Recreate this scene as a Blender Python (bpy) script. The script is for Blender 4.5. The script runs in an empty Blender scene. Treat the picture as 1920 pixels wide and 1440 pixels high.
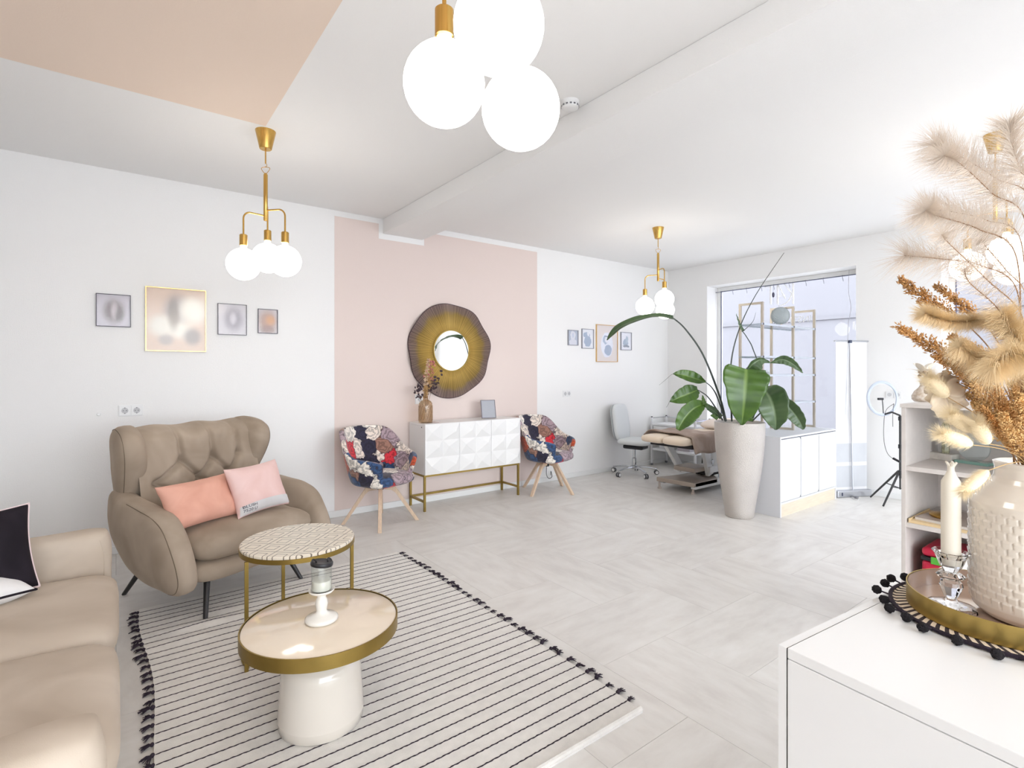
import bpy, math, random
from mathutils import Vector, Matrix, noise
R = math.radians
V = Vector
PI = math.pi
rnd = random.Random(7)
SC = bpy.context.scene
COL = SC.collection

# ------------------------------------------------------------------ camera
F, CX, CY, YAW, H0 = 985.0, 960.0, 695.0, R(53.0), 1.38
FW = V((math.cos(YAW), math.sin(YAW), 0)); RT = V((math.sin(YAW), -math.cos(YAW), 0)); UP = V((0, 0, 1))
CAM = V((0, 0, H0))
cd = bpy.data.cameras.new('camera'); cam = bpy.data.objects.new('camera', cd); COL.objects.link(cam)
cam.location = CAM
cam.rotation_euler = (R(90), 0, YAW - R(90))
cd.sensor_width = 36.0; cd.lens = 36.0 * F / 1920.0; cd.shift_y = -(720.0 - CY) / 1920.0
cd.clip_start = 0.05; cd.clip_end = 200
SC.camera = cam

def ray(x, y): return FW * F + RT * (x - CX) + UP * (CY - y)
def onz(x, y, z=0.0):
    d = ray(x, y); return CAM + d * ((z - H0) / d.z)
def ony(x, y, Y):
    d = ray(x, y); return CAM + d * (Y / d.y)
def onx(x, y, X):
    d = ray(x, y); return CAM + d * (X / d.x)
def at(x, y, dep): return CAM + ray(x, y) * (dep / F)
def depth(p): return (V(p) - CAM).dot(FW)

# ------------------------------------------------------------------ world and exposure
SC.view_settings.view_transform = 'Standard'; SC.view_settings.look = 'None'
SC.view_settings.gamma = 1.0; SC.view_settings.use_curve_mapping = False
SC.view_settings.exposure = 0.36
w = bpy.data.worlds.new('overcast_sky'); SC.world = w; w.use_nodes = True
bg = w.node_tree.nodes['Background']
bg.inputs['Color'].default_value = (0.885, 0.94, 1.0, 1); bg.inputs['Strength'].default_value = 6.4

# room: X runs along the long left wall, Y towards it
XL, XB, YR, YW, ZC = -1.7, 6.70, -2.3, 4.955, 2.89
W1 = (2.41, 4.29, 0.46, 2.575)      # window 1 in the back wall: y0, y1, z0, z1
W2 = (-0.35, 1.64, 0.46, 2.55)      # window 2
W3 = (-1.4, 6.3, 0.10, 2.74)        # unseen glazed front behind the camera, added for fill light: x0, x1, z0, z1
REV = 0.26
def portal(loc, rot, sx, sy):
    l = bpy.data.lights.new('daylight_portal', 'AREA'); l.shape = 'RECTANGLE'; l.size = sx; l.size_y = sy
    l.cycles.is_portal = True
    o = bpy.data.objects.new('daylight_portal', l); COL.objects.link(o); o.location = loc; o.rotation_euler = rot
portal((XB + REV + .05, (W1[0] + W1[1]) / 2, (W1[2] + W1[3]) / 2), (0, R(90), 0), W1[3] - W1[2], W1[1] - W1[0])
portal((XB + REV + .05, (W2[0] + W2[1]) / 2, (W2[2] + W2[3]) / 2), (0, R(90), 0), W2[3] - W2[2], W2[1] - W2[0])
portal(((W3[0] + W3[1]) / 2, YR - REV - .05, (W3[2] + W3[3]) / 2), (R(90), 0, 0), W3[1] - W3[0], W3[3] - W3[2])

# ------------------------------------------------------------------ materials
def s2l(c):
    c /= 255.0
    return c / 12.92 if c <= 0.04045 else ((c + 0.055) / 1.055) ** 2.4
def S(r, g, b): return (s2l(r), s2l(g), s2l(b), 1.0)
MATS = {}
def nd(nt, typ, **kw):
    n = nt.nodes.new(typ)
    for k, v in kw.items(): setattr(n, k, v)
    return n
def mat(name, col, rough=.5, metal=0.0, var=0.0, vs=6.0, bump=0.0, bs=60.0, sheen=0.0, coat=0.0, col2=None,
        stretch=None, spec=None, trans=0.0, ior=None, emit=None, es=0.0, aniso=0.0, alpha=1.0):
    if name in MATS: return MATS[name]
    m = bpy.data.materials.new(name); m.use_nodes = True; nt = m.node_tree
    b = nt.nodes['Principled BSDF']; I = b.inputs
    I['Base Color'].default_value = col; I['Roughness'].default_value = rough; I['Metallic'].default_value = metal
    if sheen: I['Sheen Weight'].default_value = sheen; I['Sheen Roughness'].default_value = .4
    if coat: I['Coat Weight'].default_value = coat; I['Coat Roughness'].default_value = .06
    if spec is not None: I['Specular IOR Level'].default_value = spec
    if trans: I['Transmission Weight'].default_value = trans
    if ior: I['IOR'].default_value = ior
    if emit: I['Emission Color'].default_value = emit; I['Emission Strength'].default_value = es
    if aniso: I['Anisotropic'].default_value = aniso
    tc = None
    if var or bump or col2:
        tc = nd(nt, 'ShaderNodeTexCoord'); mp = nd(nt, 'ShaderNodeMapping')
        nt.links.new(tc.outputs['Object'], mp.inputs['Vector'])
        if stretch: mp.inputs['Scale'].default_value = stretch
    if var or col2:
        n = nd(nt, 'ShaderNodeTexNoise'); n.inputs['Scale'].default_value = vs; n.inputs['Detail'].default_value = 4
        nt.links.new(mp.outputs[0], n.inputs['Vector'])
        rp = nd(nt, 'ShaderNodeValToRGB')
        c2 = col2 or tuple(max(0, c * (1 - var)) for c in col[:3]) + (1,)
        c1 = col if col2 else tuple(min(1, c * (1 + var)) for c in col[:3]) + (1,)
        rp.color_ramp.elements[0].position = .32; rp.color_ramp.elements[1].position = .68
        rp.color_ramp.elements[0].color = c2; rp.color_ramp.elements[1].color = c1
        nt.links.new(n.outputs['Fac'], rp.inputs[0]); nt.links.new(rp.outputs[0], I['Base Color'])
    if bump:
        n = nd(nt, 'ShaderNodeTexNoise'); n.inputs['Scale'].default_value = bs; n.inputs['Detail'].default_value = 3
        nt.links.new(mp.outputs[0], n.inputs['Vector'])
        bp = nd(nt, 'ShaderNodeBump'); bp.inputs['Strength'].default_value = bump; bp.inputs['Distance'].default_value = .01
        nt.links.new(n.outputs['Fac'], bp.inputs['Height']); nt.links.new(bp.outputs[0], I['Normal'])
    MATS[name] = m
    return m

wall_white = mat('wall_white', S(243, 242, 241), .85, bump=.25, bs=260)
ceil_white = mat('ceiling_white', S(243, 242, 241), .9, bump=.12, bs=200)
pink_wall = mat('pink_wall_paint', S(230, 214, 207), .85, bump=.25, bs=260)
pink_ceil = mat('pink_ceiling_paint', S(238, 219, 203), .85, bump=.15, bs=200)
white_trim = mat('white_trim', S(236, 236, 235), .45)
white_lac = mat('white_lacquer', S(236, 235, 234), .35, coat=.2)
white_mat = mat('white_matt', S(234, 234, 236), .5)
white_plastic = mat('white_plastic', S(236, 236, 236), .35)
grey_plastic = mat('grey_plastic', S(120, 120, 125), .45)
black_plastic = mat('black_plastic', S(28, 28, 32), .4)
black_metal = mat('black_metal', S(30, 28, 30), .35, spec=.6)
chrome = mat('chrome', S(205, 207, 210), .12, 1.0)
alu = mat('brushed_aluminium', S(190, 192, 198), .35, 1.0)
brass = mat('brushed_brass', S(206, 166, 92), .26, 1.0, var=.12, vs=3, stretch=(40, 40, 1))
antique = mat('antique_gold', S(150, 126, 66), .38, .85, var=.15, vs=8)
gold_frame = mat('satin_gold', S(214, 180, 120), .3, 1.0)
def glass_mat(name, tint=(1, 1, 1, 1), gl=.08, rough=.0):
    m = bpy.data.materials.new(name); m.use_nodes = True; nt = m.node_tree; nt.nodes.clear()
    o = nd(nt, 'ShaderNodeOutputMaterial'); mx = nd(nt, 'ShaderNodeMixShader'); t = nd(nt, 'ShaderNodeBsdfTransparent')
    g = nd(nt, 'ShaderNodeBsdfGlossy'); fr = nd(nt, 'ShaderNodeLayerWeight'); pw = nd(nt, 'ShaderNodeMath', operation='POWER'); ad = nd(nt, 'ShaderNodeMath', operation='MULTIPLY_ADD')
    t.inputs['Color'].default_value = tint; g.inputs['Roughness'].default_value = rough
    pw.inputs[1].default_value = 5.0; ad.inputs[1].default_value = .6; ad.inputs[2].default_value = gl; ad.use_clamp = True
    nt.links.new(fr.outputs['Facing'], pw.inputs[0]); nt.links.new(pw.outputs[0], ad.inputs[0]); nt.links.new(ad.outputs[0], mx.inputs[0])
    nt.links.new(t.outputs[0], mx.inputs[1]); nt.links.new(g.outputs[0], mx.inputs[2]); nt.links.new(mx.outputs[0], o.inputs[0])
    MATS[name] = m; return m
pane_glass = glass_mat('window_glass', gl=.012)
thin_glass = glass_mat('thin_clear_glass', (.97, .985, .98, 1), .09, .02)
pic_glass = glass_mat('picture_glass', gl=.018, rough=.12)
shelf_glass = glass_mat('pale_glass_shelf', (.86, .92, .93, 1), .16, .04)
crystal = mat('crystal_glass', (1, 1, 1, 1), .02, trans=1.0, ior=1.5)

# ------------------------------------------------------------------ mesh helpers
def frame(o=(0, 0, 0), x=(1, 0, 0), y=(0, 1, 0), z=(0, 0, 1)):
    m = Matrix.Identity(4)
    for i, a in enumerate((x, y, z)):
        for k in range(3): m[k][i] = a[k]
    for k in range(3): m[k][3] = o[k]
    return m
def spline(pts, n, closed=False):
    """Catmull-Rom through pts, n samples per segment"""
    P = [V(p) for p in pts]; out = []; L = len(P)
    for i in range(L if closed else L - 1):
        if closed: a, b, c, d = P[i - 1], P[i], P[(i + 1) % L], P[(i + 2) % L]
        else: a, b, c, d = P[max(i - 1, 0)], P[i], P[i + 1], P[min(i + 2, L - 1)]
        for k in range(n):
            t = k / n
            out.append(.5 * ((2 * b) + (c - a) * t + (2 * a - 5 * b + 4 * c - d) * t * t + (3 * b - a - 3 * c + d) * t ** 3))
    if not closed: out.append(P[-1].copy())
    return out
class MB:
    def __init__(s): s.v = []; s.f = []
    def add(s, vs, fs, m=None):
        k = len(s.v); s.v += [tuple(m @ V(p)) if m else tuple(p) for p in vs]; s.f += [tuple(i + k for i in f) for f in fs]
        return s
    def box(s, x0, x1, y0, y1, z0, z1, m=None):
        vs = [(x, y, z) for z in (z0, z1) for y in (y0, y1) for x in (x0, x1)]
        return s.add(vs, [(0, 2, 3, 1), (4, 5, 7, 6), (0, 1, 5, 4), (2, 6, 7, 3), (0, 4, 6, 2), (1, 3, 7, 5)], m)
    def prism(s, poly, z0, z1, m=None):
        n = len(poly)
        return s.add([(p[0], p[1], z0) for p in poly] + [(p[0], p[1], z1) for p in poly],
                     [tuple(range(n - 1, -1, -1)), tuple(range(n, 2 * n))] + [(i, (i + 1) % n, n + (i + 1) % n, n + i) for i in range(n)], m)
    def lathe(s, prof, n=32, c=(0, 0, 0), m=None, caps=True):
        vs = []; fs = []
        for r, z in prof:
            for i in range(n):
                a = 2 * PI * i / n; vs.append((c[0] + r * math.cos(a), c[1] + r * math.sin(a), c[2] + z))
        for j in range(len(prof) - 1):
            for i in range(n):
                k = (i + 1) % n; fs.append((j * n + i, j * n + k, (j + 1) * n + k, (j + 1) * n + i))
        if caps:
            fs.append(tuple(range(n - 1, -1, -1))); q = (len(prof) - 1) * n; fs.append(tuple(range(q, q + n)))
        return s.add(vs, fs, m)
    def tube(s, pts, r, n=8, m=None, caps=True, flat=1.0):
        P = [V(p) for p in pts]; L = len(P); vs = []; fs = []
        rr = r if isinstance(r, (list, tuple)) else [r] * L
        up = None
        for i in range(L):
            t = (P[min(i + 1, L - 1)] - P[max(i - 1, 0)]).normalized()
            if up is None:
                up = t.orthogonal() if abs(t.z) > .9 else V((0, 0, 1))
            u = (up - t * up.dot(t)); u = u.normalized() if u.length > 1e-6 else t.orthogonal().normalized(); up = u
            b = t.cross(u)
            for k in range(n):
                a = 2 * PI * k / n; vs.append(P[i] + (u * math.cos(a) * flat + b * math.sin(a)) * rr[i])
        for i in range(L - 1):
            for k in range(n):
                q = (k + 1) % n; fs.append((i * n + k, i * n + q, (i + 1) * n + q, (i + 1) * n + k))
        if caps: fs.append(tuple(range(n - 1, -1, -1))); fs.append(tuple(range((L - 1) * n, L * n)))
        return s.add(vs, fs, m)
    def bar(s, p0, p1, w, h=None, m=None, up=(0, 0, 1)):
        p0 = V(p0); p1 = V(p1); h = h or w; t = (p1 - p0).normalized(); u = V(up)
        if abs(t.dot(u)) > .99: u = V((0, 1, 0))
        b = t.cross(u).normalized(); u = b.cross(t)
        vs = [p + b * (sx * w / 2) + u * (sy * h / 2) for p in (p0, p1) for sx, sy in ((-1, -1), (1, -1), (1, 1), (-1, 1))]
        return s.add(vs, [(3, 2, 1, 0), (4, 5, 6, 7), (0, 1, 5, 4), (1, 2, 6, 5), (2, 3, 7, 6), (3, 0, 4, 7)], m)
    def sphere(s, c, r, n=24, k=12, sc=(1, 1, 1), m=None):
        prof = [(r * math.sin(PI * j / k), -r * math.cos(PI * j / k)) for j in range(k + 1)]
        prof[0] = (1e-4 * r, -r); prof[-1] = (1e-4 * r, r)
        q = Matrix.Translation(c) @ Matrix.Diagonal((*sc, 1))
        return s.lathe(prof, n, m=(m @ q) if m else q)
    def grid(s, fn, nu, nv, wrap=False, m=None):
        vs = [fn(i / nu, j / nv) for j in range(nv + 1) for i in range(nu if wrap else nu + 1)]
        st = nu if wrap else nu + 1; fs = []
        for j in range(nv):
            for i in range(nu):
                k = (i + 1) % st if wrap else i + 1
                fs.append((j * st + i, j * st + k, (j + 1) * st + k, (j + 1) * st + i))
        return s.add(vs, fs, m)
    def pillow(s, outline, T, m=None, rings=7, p=2.6, c=None, wob=0.0, seed=0, back=1.0):
        """outline: closed list of (a,b) ; thickness along c, inflated like a cushion"""
        n = len(outline)
        if c is None: c = (sum(o[0] for o in outline) / n, sum(o[1] for o in outline) / n)
        vs = []; fs = []
        levels = []
        for sd in (1, -1):
            for j in range(rings + 1 if sd == 1 else rings):
                t = j / rings if sd == 1 else 1 - (j + 1) / rings
                q = math.sin(t * PI / 2)
                levels.append((q, sd * (max(0, 1 - q ** p)) ** (1 / p) * T / 2 * (1 if sd == 1 else back)))
        for q, h in levels:
            q = max(q, .02)
            for o in outline:
                a = c[0] + (o[0] - c[0]) * q; b = c[1] + (o[1] - c[1]) * q
                dz = wob * noise.noise(V((a * 7 + seed, b * 7, h * 9))) if wob else 0
                vs.append((a, b, h + dz))
        L = len(levels)
        for j in range(L - 1):
            for i in range(n):
                k = (i + 1) % n; fs.append((j * n + i, (j + 1) * n + i, (j + 1) * n + k, j * n + k))
        fs.append(tuple(range(n))); fs.append(tuple(range(L * n - 1, (L - 1) * n - 1, -1)))
        return s.add(vs, fs, m)
    def build(s, name, material, parent=None, smooth=40, bevel=0, seg=2, sub=0, mods=()):
        me = bpy.data.meshes.new(name); me.from_pydata(s.v, [], s.f); me.update()
        o = bpy.data.objects.new(name, me); COL.objects.link(o)
        if material: me.materials.append(material)
        if smooth:
            me.polygons.foreach_set('use_smooth', [True] * len(me.polygons))
            if smooth < 180: me.set_sharp_from_angle(angle=R(smooth))
        if bevel:
            b = o.modifiers.new('bevel', 'BEVEL'); b.width = bevel; b.segments = seg; b.limit_method = 'ANGLE'; b.angle_limit = R(35)
        if sub:
            b = o.modifiers.new('sub', 'SUBSURF'); b.levels = sub; b.render_levels = sub
        if parent: o.parent = parent
        return o
def thing(name, label, cat, loc=(0, 0, 0), rz=0, group=None):
    o = bpy.data.objects.new(name, None); COL.objects.link(o); o.location = loc; o.rotation_euler = (0, 0, rz)
    return tag(o, label, cat, group)
def tag(o, label, cat, group=None):
    o['label'] = label; o['category'] = cat
    if group: o['group'] = group
    return o
def struct(o): o['kind'] = 'structure'; return o
def dup(o, parent=None):
    c = o.copy(); COL.objects.link(c)
    if parent: c.parent = parent
    for ch in list(o.children): dup(ch, c)
    return c
def circ(r, n=32, rx=None, ph=0): return [((rx or r) * math.cos(2 * PI * i / n + ph), r * math.sin(2 * PI * i / n + ph)) for i in range(n)]
def srect(w, h, p=5, n=48):
    """superellipse outline, w x h full size"""
    out = []
    for i in range(n):
        a = 2 * PI * i / n; ca, sa = math.cos(a), math.sin(a)
        q = (abs(ca) ** p + abs(sa) ** p) ** (-1 / p); out.append((w / 2 * ca * q, h / 2 * sa * q))
    return out
# ------------------------------------------------------------------ the room
U = 0.455
def floor_tile_mat():
    m = bpy.data.materials.new('pale_stone_vinyl'); m.use_nodes = True; nt = m.node_tree; b = nt.nodes['Principled BSDF']
    tc = nd(nt, 'ShaderNodeTexCoord'); oi = nd(nt, 'ShaderNodeObjectInfo')
    mul = nd(nt, 'ShaderNodeVectorMath', operation='SCALE'); mul.inputs[0].default_value = (7, 13, 5)
    nt.links.new(oi.outputs['Random'], mul.inputs['Scale'])
    ad = nd(nt, 'ShaderNodeVectorMath', operation='ADD'); nt.links.new(tc.outputs['Object'], ad.inputs[0]); nt.links.new(mul.outputs[0], ad.inputs[1])
    mp = nd(nt, 'ShaderNodeMapping'); mp.inputs['Scale'].default_value = (2.2, 6.0, 1); nt.links.new(ad.outputs[0], mp.inputs[0])
    n1 = nd(nt, 'ShaderNodeTexNoise'); n1.inputs['Scale'].default_value = 1.6; n1.inputs['Detail'].default_value = 7; n1.inputs['Roughness'].default_value = .62
    nt.links.new(mp.outputs[0], n1.inputs['Vector'])
    rp = nd(nt, 'ShaderNodeValToRGB'); e = rp.color_ramp.elements
    e[0].position = .3; e[0].color = S(216, 211, 206); e[1].position = .72; e[1].color = S(233, 230, 226)
    k = e.new(.5); k.color = S(226, 222, 217)
    nt.links.new(n1.outputs['Fac'], rp.inputs[0]); nt.links.new(rp.outputs[0], b.inputs['Base Color'])
    b.inputs['Roughness'].default_value = .34; b.inputs['Specular IOR Level'].default_value = .45
    bp = nd(nt, 'ShaderNodeBump'); bp.inputs['Strength'].default_value = .06; bp.inputs['Distance'].default_value = .005
    nt.links.new(n1.outputs['Fac'], bp.inputs['Height']); nt.links.new(bp.outputs[0], b.inputs['Normal'])
    return m
tile_m = floor_tile_mat()
flo = struct(MB().box(XL - .2, XB + .2, YR - .2, YW + .2, -.2, -.003).build('floor', mat('floor_joint', S(150, 143, 137), .8), smooth=0))
g = .0007
tile_h = MB().box(0 + g, 2 * U - g, g, U - g, -.0035, 0).build('floor_tile', tile_m, smooth=0)
tile_mesh = tile_h.data
bpy.data.objects.remove(tile_h)
nt_ = 0
for i in range(-8, 13):
    for j in range(-9, 10):
        s_ = (i + j) % 4
        if s_ not in (1, 3): continue
        x, y = 1.365 + i * U, .795 + j * U
        ex, ey = (x + 2 * U, y + U) if s_ == 3 else (x + U, y + 2 * U)
        if ex < XL + .02 or x > XB - .02 or ey < YR + .02 or y > YW - .02: continue
        vis = False
        x0, x1, y0, y1 = max(x, XL), min(ex, XB), max(y, YR), min(ey, YW)
        if x0 == x and x1 == ex and y0 == y and y1 == ey:
            o = bpy.data.objects.new('floor_tile', tile_mesh); COL.objects.link(o)
            if s_ == 3: o.location = (x, y, 0)
            else: o.location = (x + U, y, 0); o.rotation_euler = (0, 0, R(90))
        else:
            if s_ == 3: o = MB().box(x0 - x + g, x1 - x - g, y0 - y + g, y1 - y - g, -.0035, 0).build('floor_tile', tile_m, smooth=0); o.location = (x, y, 0)
            else:
                o = MB().box(y0 - y + g, y1 - y - g, x + U - x1 + g, x + U - x0 - g, -.0035, 0).build('floor_tile', tile_m, smooth=0)
                o.location = (x + U, y, 0); o.rotation_euler = (0, 0, R(90))
        o.parent = flo; nt_ += 1

T = .3
ceiling = struct(MB().box(XL - T, XB + T, YR - T, YW + T, ZC, ZC + .2).build('ceiling', ceil_white, smooth=0))
pc = onz(498, 236, ZC)
MB().box(XL + .01, pc.x, YR + 1.0, pc.y, ZC - .002, ZC).build('painted_panel', pink_ceil, ceiling, smooth=0)['label'] = 'pale peach painted field'
wl = struct(MB().box(XL - T, XB + T, YW, YW + T, -.2, ZC).build('wall_left', wall_white, smooth=0))
bx0, bx1, bz = ony(718, 420, YW).x, ony(792, 450, YW).x, 2.745
pk = [(1.641, .06), (4.118, .06), (4.118, 2.832), (bx1 + .02, 2.832), (bx1 + .02, 2.69), (2.079, 2.69), (2.079, 2.838), (1.641, 2.838)]
m_ = frame((0, YW, 0), (1, 0, 0), (0, 0, 1), (0, -1, 0))
MB().prism(pk, 0, .0015, m_).build('painted_panel', pink_wall, wl, smooth=0)['label'] = 'blush pink painted field'
def holed(name, along, lo, hi, z0, z1, holes, place):
    """wall with rectangular holes; along = coordinate along the wall; place(a0,a1,z0,z1) adds a box"""
    mb = MB(); a = lo
    for (h0, h1, q0, q1) in sorted(holes):
        place(mb, a, h0, z0, z1); place(mb, h0, h1, z0, q0); place(mb, h0, h1, q1, z1); a = h1
    place(mb, a, hi, z0, z1)
    return struct(mb.build(name, wall_white, smooth=0))
wb = holed('wall_back', 1, YR - T, YW, -.2, ZC, [W1, W2], lambda mb, a, b, c, d: mb.box(XB, XB + T, a, b, c, d))
wr = holed('wall_right', 0, XL - T, XB + T, -.2, ZC, [W3], lambda mb, a, b, c, d: mb.box(a, b, YR - T, YR, c, d))
wf = struct(MB().box(XL - T, XL, YR - T, YW + T, -.2, ZC).build('wall_front', wall_white, smooth=0))
beam = struct(MB().box(bx0, bx1, YR, YW, bz, ZC).build('trim_1', wall_white, smooth=0, bevel=.004))
beam['label'] = 'white ceiling beam'
struct(MB().box(XL, XB, YW - .014, YW, 0, .062).build('baseboard_left', white_trim, smooth=0, bevel=.004))
struct(MB().box(XB - .014, XB, YR, YW - .014, 0, .062).build('baseboard_back', white_trim, smooth=0, bevel=.004))
frame_grey = mat('dark_window_gasket', S(84, 88, 112), .4)
def window(name, y0, y1, z0, z1, x):
    fr = MB(); t = .055
    fr.box(x, x + .05, y0, y0 + t, z0, z1); fr.box(x, x + .05, y1 - t, y1, z0, z1)
    fr.box(x, x + .05, y0 + t, y1 - t, z0, z0 + t); fr.box(x, x + .05, y0 + t, y1 - t, z1 - t, z1)
    o = struct(fr.build(name, white_trim, smooth=0, bevel=.004))
    ga = MB(); k = .009
    ga.box(x - .003, x + .01, y0 + t, y0 + t + k, z0 + t, z1 - t); ga.box(x - .003, x + .01, y1 - t - k, y1 - t, z0 + t, z1 - t)
    ga.box(x - .003, x + .01, y0 + t, y1 - t, z1 - t - k, z1 - t); ga.box(x - .003, x + .01, y0 + t, y1 - t, z0 + t, z0 + t + k)
    ga.build('gasket', frame_grey, o, smooth=0)
    MB().box(x + .02, x + .026, y0 + t, y1 - t, z0 + t, z1 - t).build('pane', pane_glass, o, smooth=0)
    MB().box(x - REV + .0, x, y0 + .001, y1 - .001, z0, z0 + .02).build('sill', white_trim, o, smooth=0, bevel=.004)
    return o
win1 = window('window_1', W1[0], W1[1], W1[2], W1[3], XB + REV - .0)
win2 = window('window_2', W2[0], W2[1], W2[2], W2[3], XB + REV - .0)
fr = MB(); t = .06
n3 = 4; st = (W3[1] - W3[0]) / n3
for k in range(n3 + 1):
    xx = W3[0] + k * st; fr.box(max(W3[0], xx - t / 2), min(W3[1], xx + t / 2), YR - REV, YR - REV + .05, W3[2], W3[3])
fr.box(W3[0], W3[1], YR - REV, YR - REV + .05, W3[2], W3[2] + t); fr.box(W3[0], W3[1], YR - REV, YR - REV + .05, W3[3] - t, W3[3])
win3 = struct(fr.build('fill_window', white_trim, smooth=0))  # added glazing out of view, lets in daylight to brighten the room
for k in range(n3):
    MB().box(W3[0] + k * st + t / 2, W3[0] + (k + 1) * st - t / 2, YR - REV + .02, YR - REV + .026, W3[2] + t, W3[3] - t).build('pane', pane_glass, win3, smooth=0)
# outside
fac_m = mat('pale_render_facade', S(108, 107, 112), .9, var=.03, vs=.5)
pav = struct(MB().box(-14, 30, YR - .6, 30, -.36, -.21).build('street_pavement', mat('pale_paving', S(180, 179, 180), .9, var=.05, vs=2), smooth=0))
struct(MB().box(-14, 30, -24, YR - .6, -.36, -.21).build('street_road', mat('grey_asphalt', S(150, 149, 150), .9, var=.05, vs=2), smooth=0))
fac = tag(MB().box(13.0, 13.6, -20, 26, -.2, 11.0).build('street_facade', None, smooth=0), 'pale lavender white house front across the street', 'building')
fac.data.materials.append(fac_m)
MB().box(12.96, 13.0, -20, 26, 2.55, 2.62).build('cornice', mat('facade_band', S(102, 101, 106), .8), fac, smooth=0)
# ------------------------------------------------------------------ velvet
def velvet(name, base, light, sc=3.0, stretch=(1, 1, 1)):
    m = bpy.data.materials.new(name); m.use_nodes = True; nt = m.node_tree; b = nt.nodes['Principled BSDF']
    tc = nd(nt, 'ShaderNodeTexCoord'); mp = nd(nt, 'ShaderNodeMapping'); mp.inputs['Scale'].default_value = stretch
    nt.links.new(tc.outputs['Object'], mp.inputs[0])
    n = nd(nt, 'ShaderNodeTexNoise'); n.inputs['Scale'].default_value = sc; n.inputs['Detail'].default_value = 3; n.inputs['Distortion'].default_value = .8
    nt.links.new(mp.outputs[0], n.inputs['Vector'])
    rp = nd(nt, 'ShaderNodeValToRGB'); e = rp.color_ramp.elements; e[0].position = .35; e[1].position = .65
    e[0].color = base; e[1].color = light
    nt.links.new(n.outputs['Fac'], rp.inputs[0]); nt.links.new(rp.outputs[0], b.inputs['Base Color'])
    b.inputs['Roughness'].default_value = .75; b.inputs['Sheen Weight'].default_value = .55; b.inputs['Sheen Roughness'].default_value = .35
    b.inputs['Sheen Tint'].default_value = light; b.inputs['Specular IOR Level'].default_value = .2
    n2 = nd(nt, 'ShaderNodeTexNoise'); n2.inputs['Scale'].default_value = 500; nt.links.new(mp.outputs[0], n2.inputs['Vector'])
    bp = nd(nt, 'ShaderNodeBump'); bp.inputs['Strength'].default_value = .15; bp.inputs['Distance'].default_value = .002
    nt.links.new(n2.outputs['Fac'], bp.inputs['Height']); nt.links.new(bp.outputs[0], b.inputs['Normal'])
    MATS[name] = m; return m
taupe = velvet('taupe_velvet', S(152, 136, 119), S(176, 160, 143))
taupe_sofa = velvet('sofa_velvet', S(190, 175, 158), S(206, 192, 176))
taupe_sofa.node_tree.nodes['Principled BSDF'].inputs['Sheen Weight'].default_value = .15
coral_v = velvet('coral_velvet', S(216, 160, 140), S(228, 174, 155), 5)
blush_v = velvet('blush_satin', S(226, 190, 183), S(233, 202, 197), 5)
black_v = velvet('black_velvet', S(24, 19, 26), S(36, 30, 38), 5)
white_fab = velvet('white_cotton', S(228, 226, 224), S(238, 236, 235), 5)
grey_band_fab = velvet('pale_grey_cotton', S(206, 203, 202), S(214, 211, 211), 5)
ink = mat('black_print', S(32, 32, 58), .8)

# ------------------------------------------------------------------ rug
RX0, RX1, RY0, RY1 = .115, 1.70, 1.375, 3.70
rug_m = mat('woven_cream_wool', S(243, 239, 233), .95, var=.05, vs=20, bump=.5, bs=420)
strip_m = mat('black_yarn', S(44, 34, 46), .95, var=.3, vs=300)
rug = thing('rug', 'cream flatweave rug with thin black stripes and corner tassels', 'rug', ((RX0 + RX1) / 2, (RY0 + RY1) / 2, 0))
cx, cy = (RX0 + RX1) / 2, (RY0 + RY1) / 2
def rz_(x, y):
    """height of the cloth; a few ripples by the armchair leg"""
    w_ = math.exp(-((x - .42) ** 2 / .06 + (y - 3.28) ** 2 / .035))
    w2 = math.exp(-((x - .95) ** 2 / .05 + (y - 3.52) ** 2 / .02))
    return .009 + .016 * w_ * (.5 + .5 * math.sin(y * 42 + x * 6)) + .008 * w2 * (.5 + .5 * math.sin(y * 50 + x * 5))
def rx_(x, y): return .006 * math.sin(y * 3.1) + (.012 * math.sin(y * 5) if x < .5 else .008 * math.sin(y * 4 + 1))
rg = MB()
NU, NV = 60, 110
rg.grid(lambda u, v: (RX0 + (RX1 - RX0) * u + rx_(RX0 + (RX1 - RX0) * u, RY0 + (RY1 - RY0) * v) - cx, RY0 + (RY1 - RY0) * v - cy, rz_(RX0 + (RX1 - RX0) * u, RY0 + (RY1 - RY0) * v)), NU, NV)
rg.grid(lambda u, v: (RX0 + (RX1 - RX0) * (1 - u) + rx_(RX0 + (RX1 - RX0) * (1 - u), RY0 + (RY1 - RY0) * v) - cx, RY0 + (RY1 - RY0) * v - cy, .0005), NU, NV)
st_ = (NU + 1) * (NV + 1)
def gi(i, j): return j * (NU + 1) + i
def gb(i, j): return st_ + j * (NU + 1) + (NU - i)
for i in range(NU):
    rg.f.append((gi(i, 0), gb(i, 0), gb(i + 1, 0), gi(i + 1, 0))); rg.f.append((gi(i + 1, NV), gb(i + 1, NV), gb(i, NV), gi(i, NV)))
for j in range(NV):
    rg.f.append((gi(0, j + 1), gb(0, j + 1), gb(0, j), gi(0, j))); rg.f.append((gi(NU, j), gb(NU, j), gb(NU, j + 1), gi(NU, j + 1)))
rg.build('weave', rug_m, rug, smooth=50)
hem = MB(); hem.tube([(RX0 + (RX1 - RX0) * k / 30 - cx, RY0 - cy + .012, .010) for k in range(31)], .011, 8); hem.build('hem', rug_m, rug)
tas = []
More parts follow.
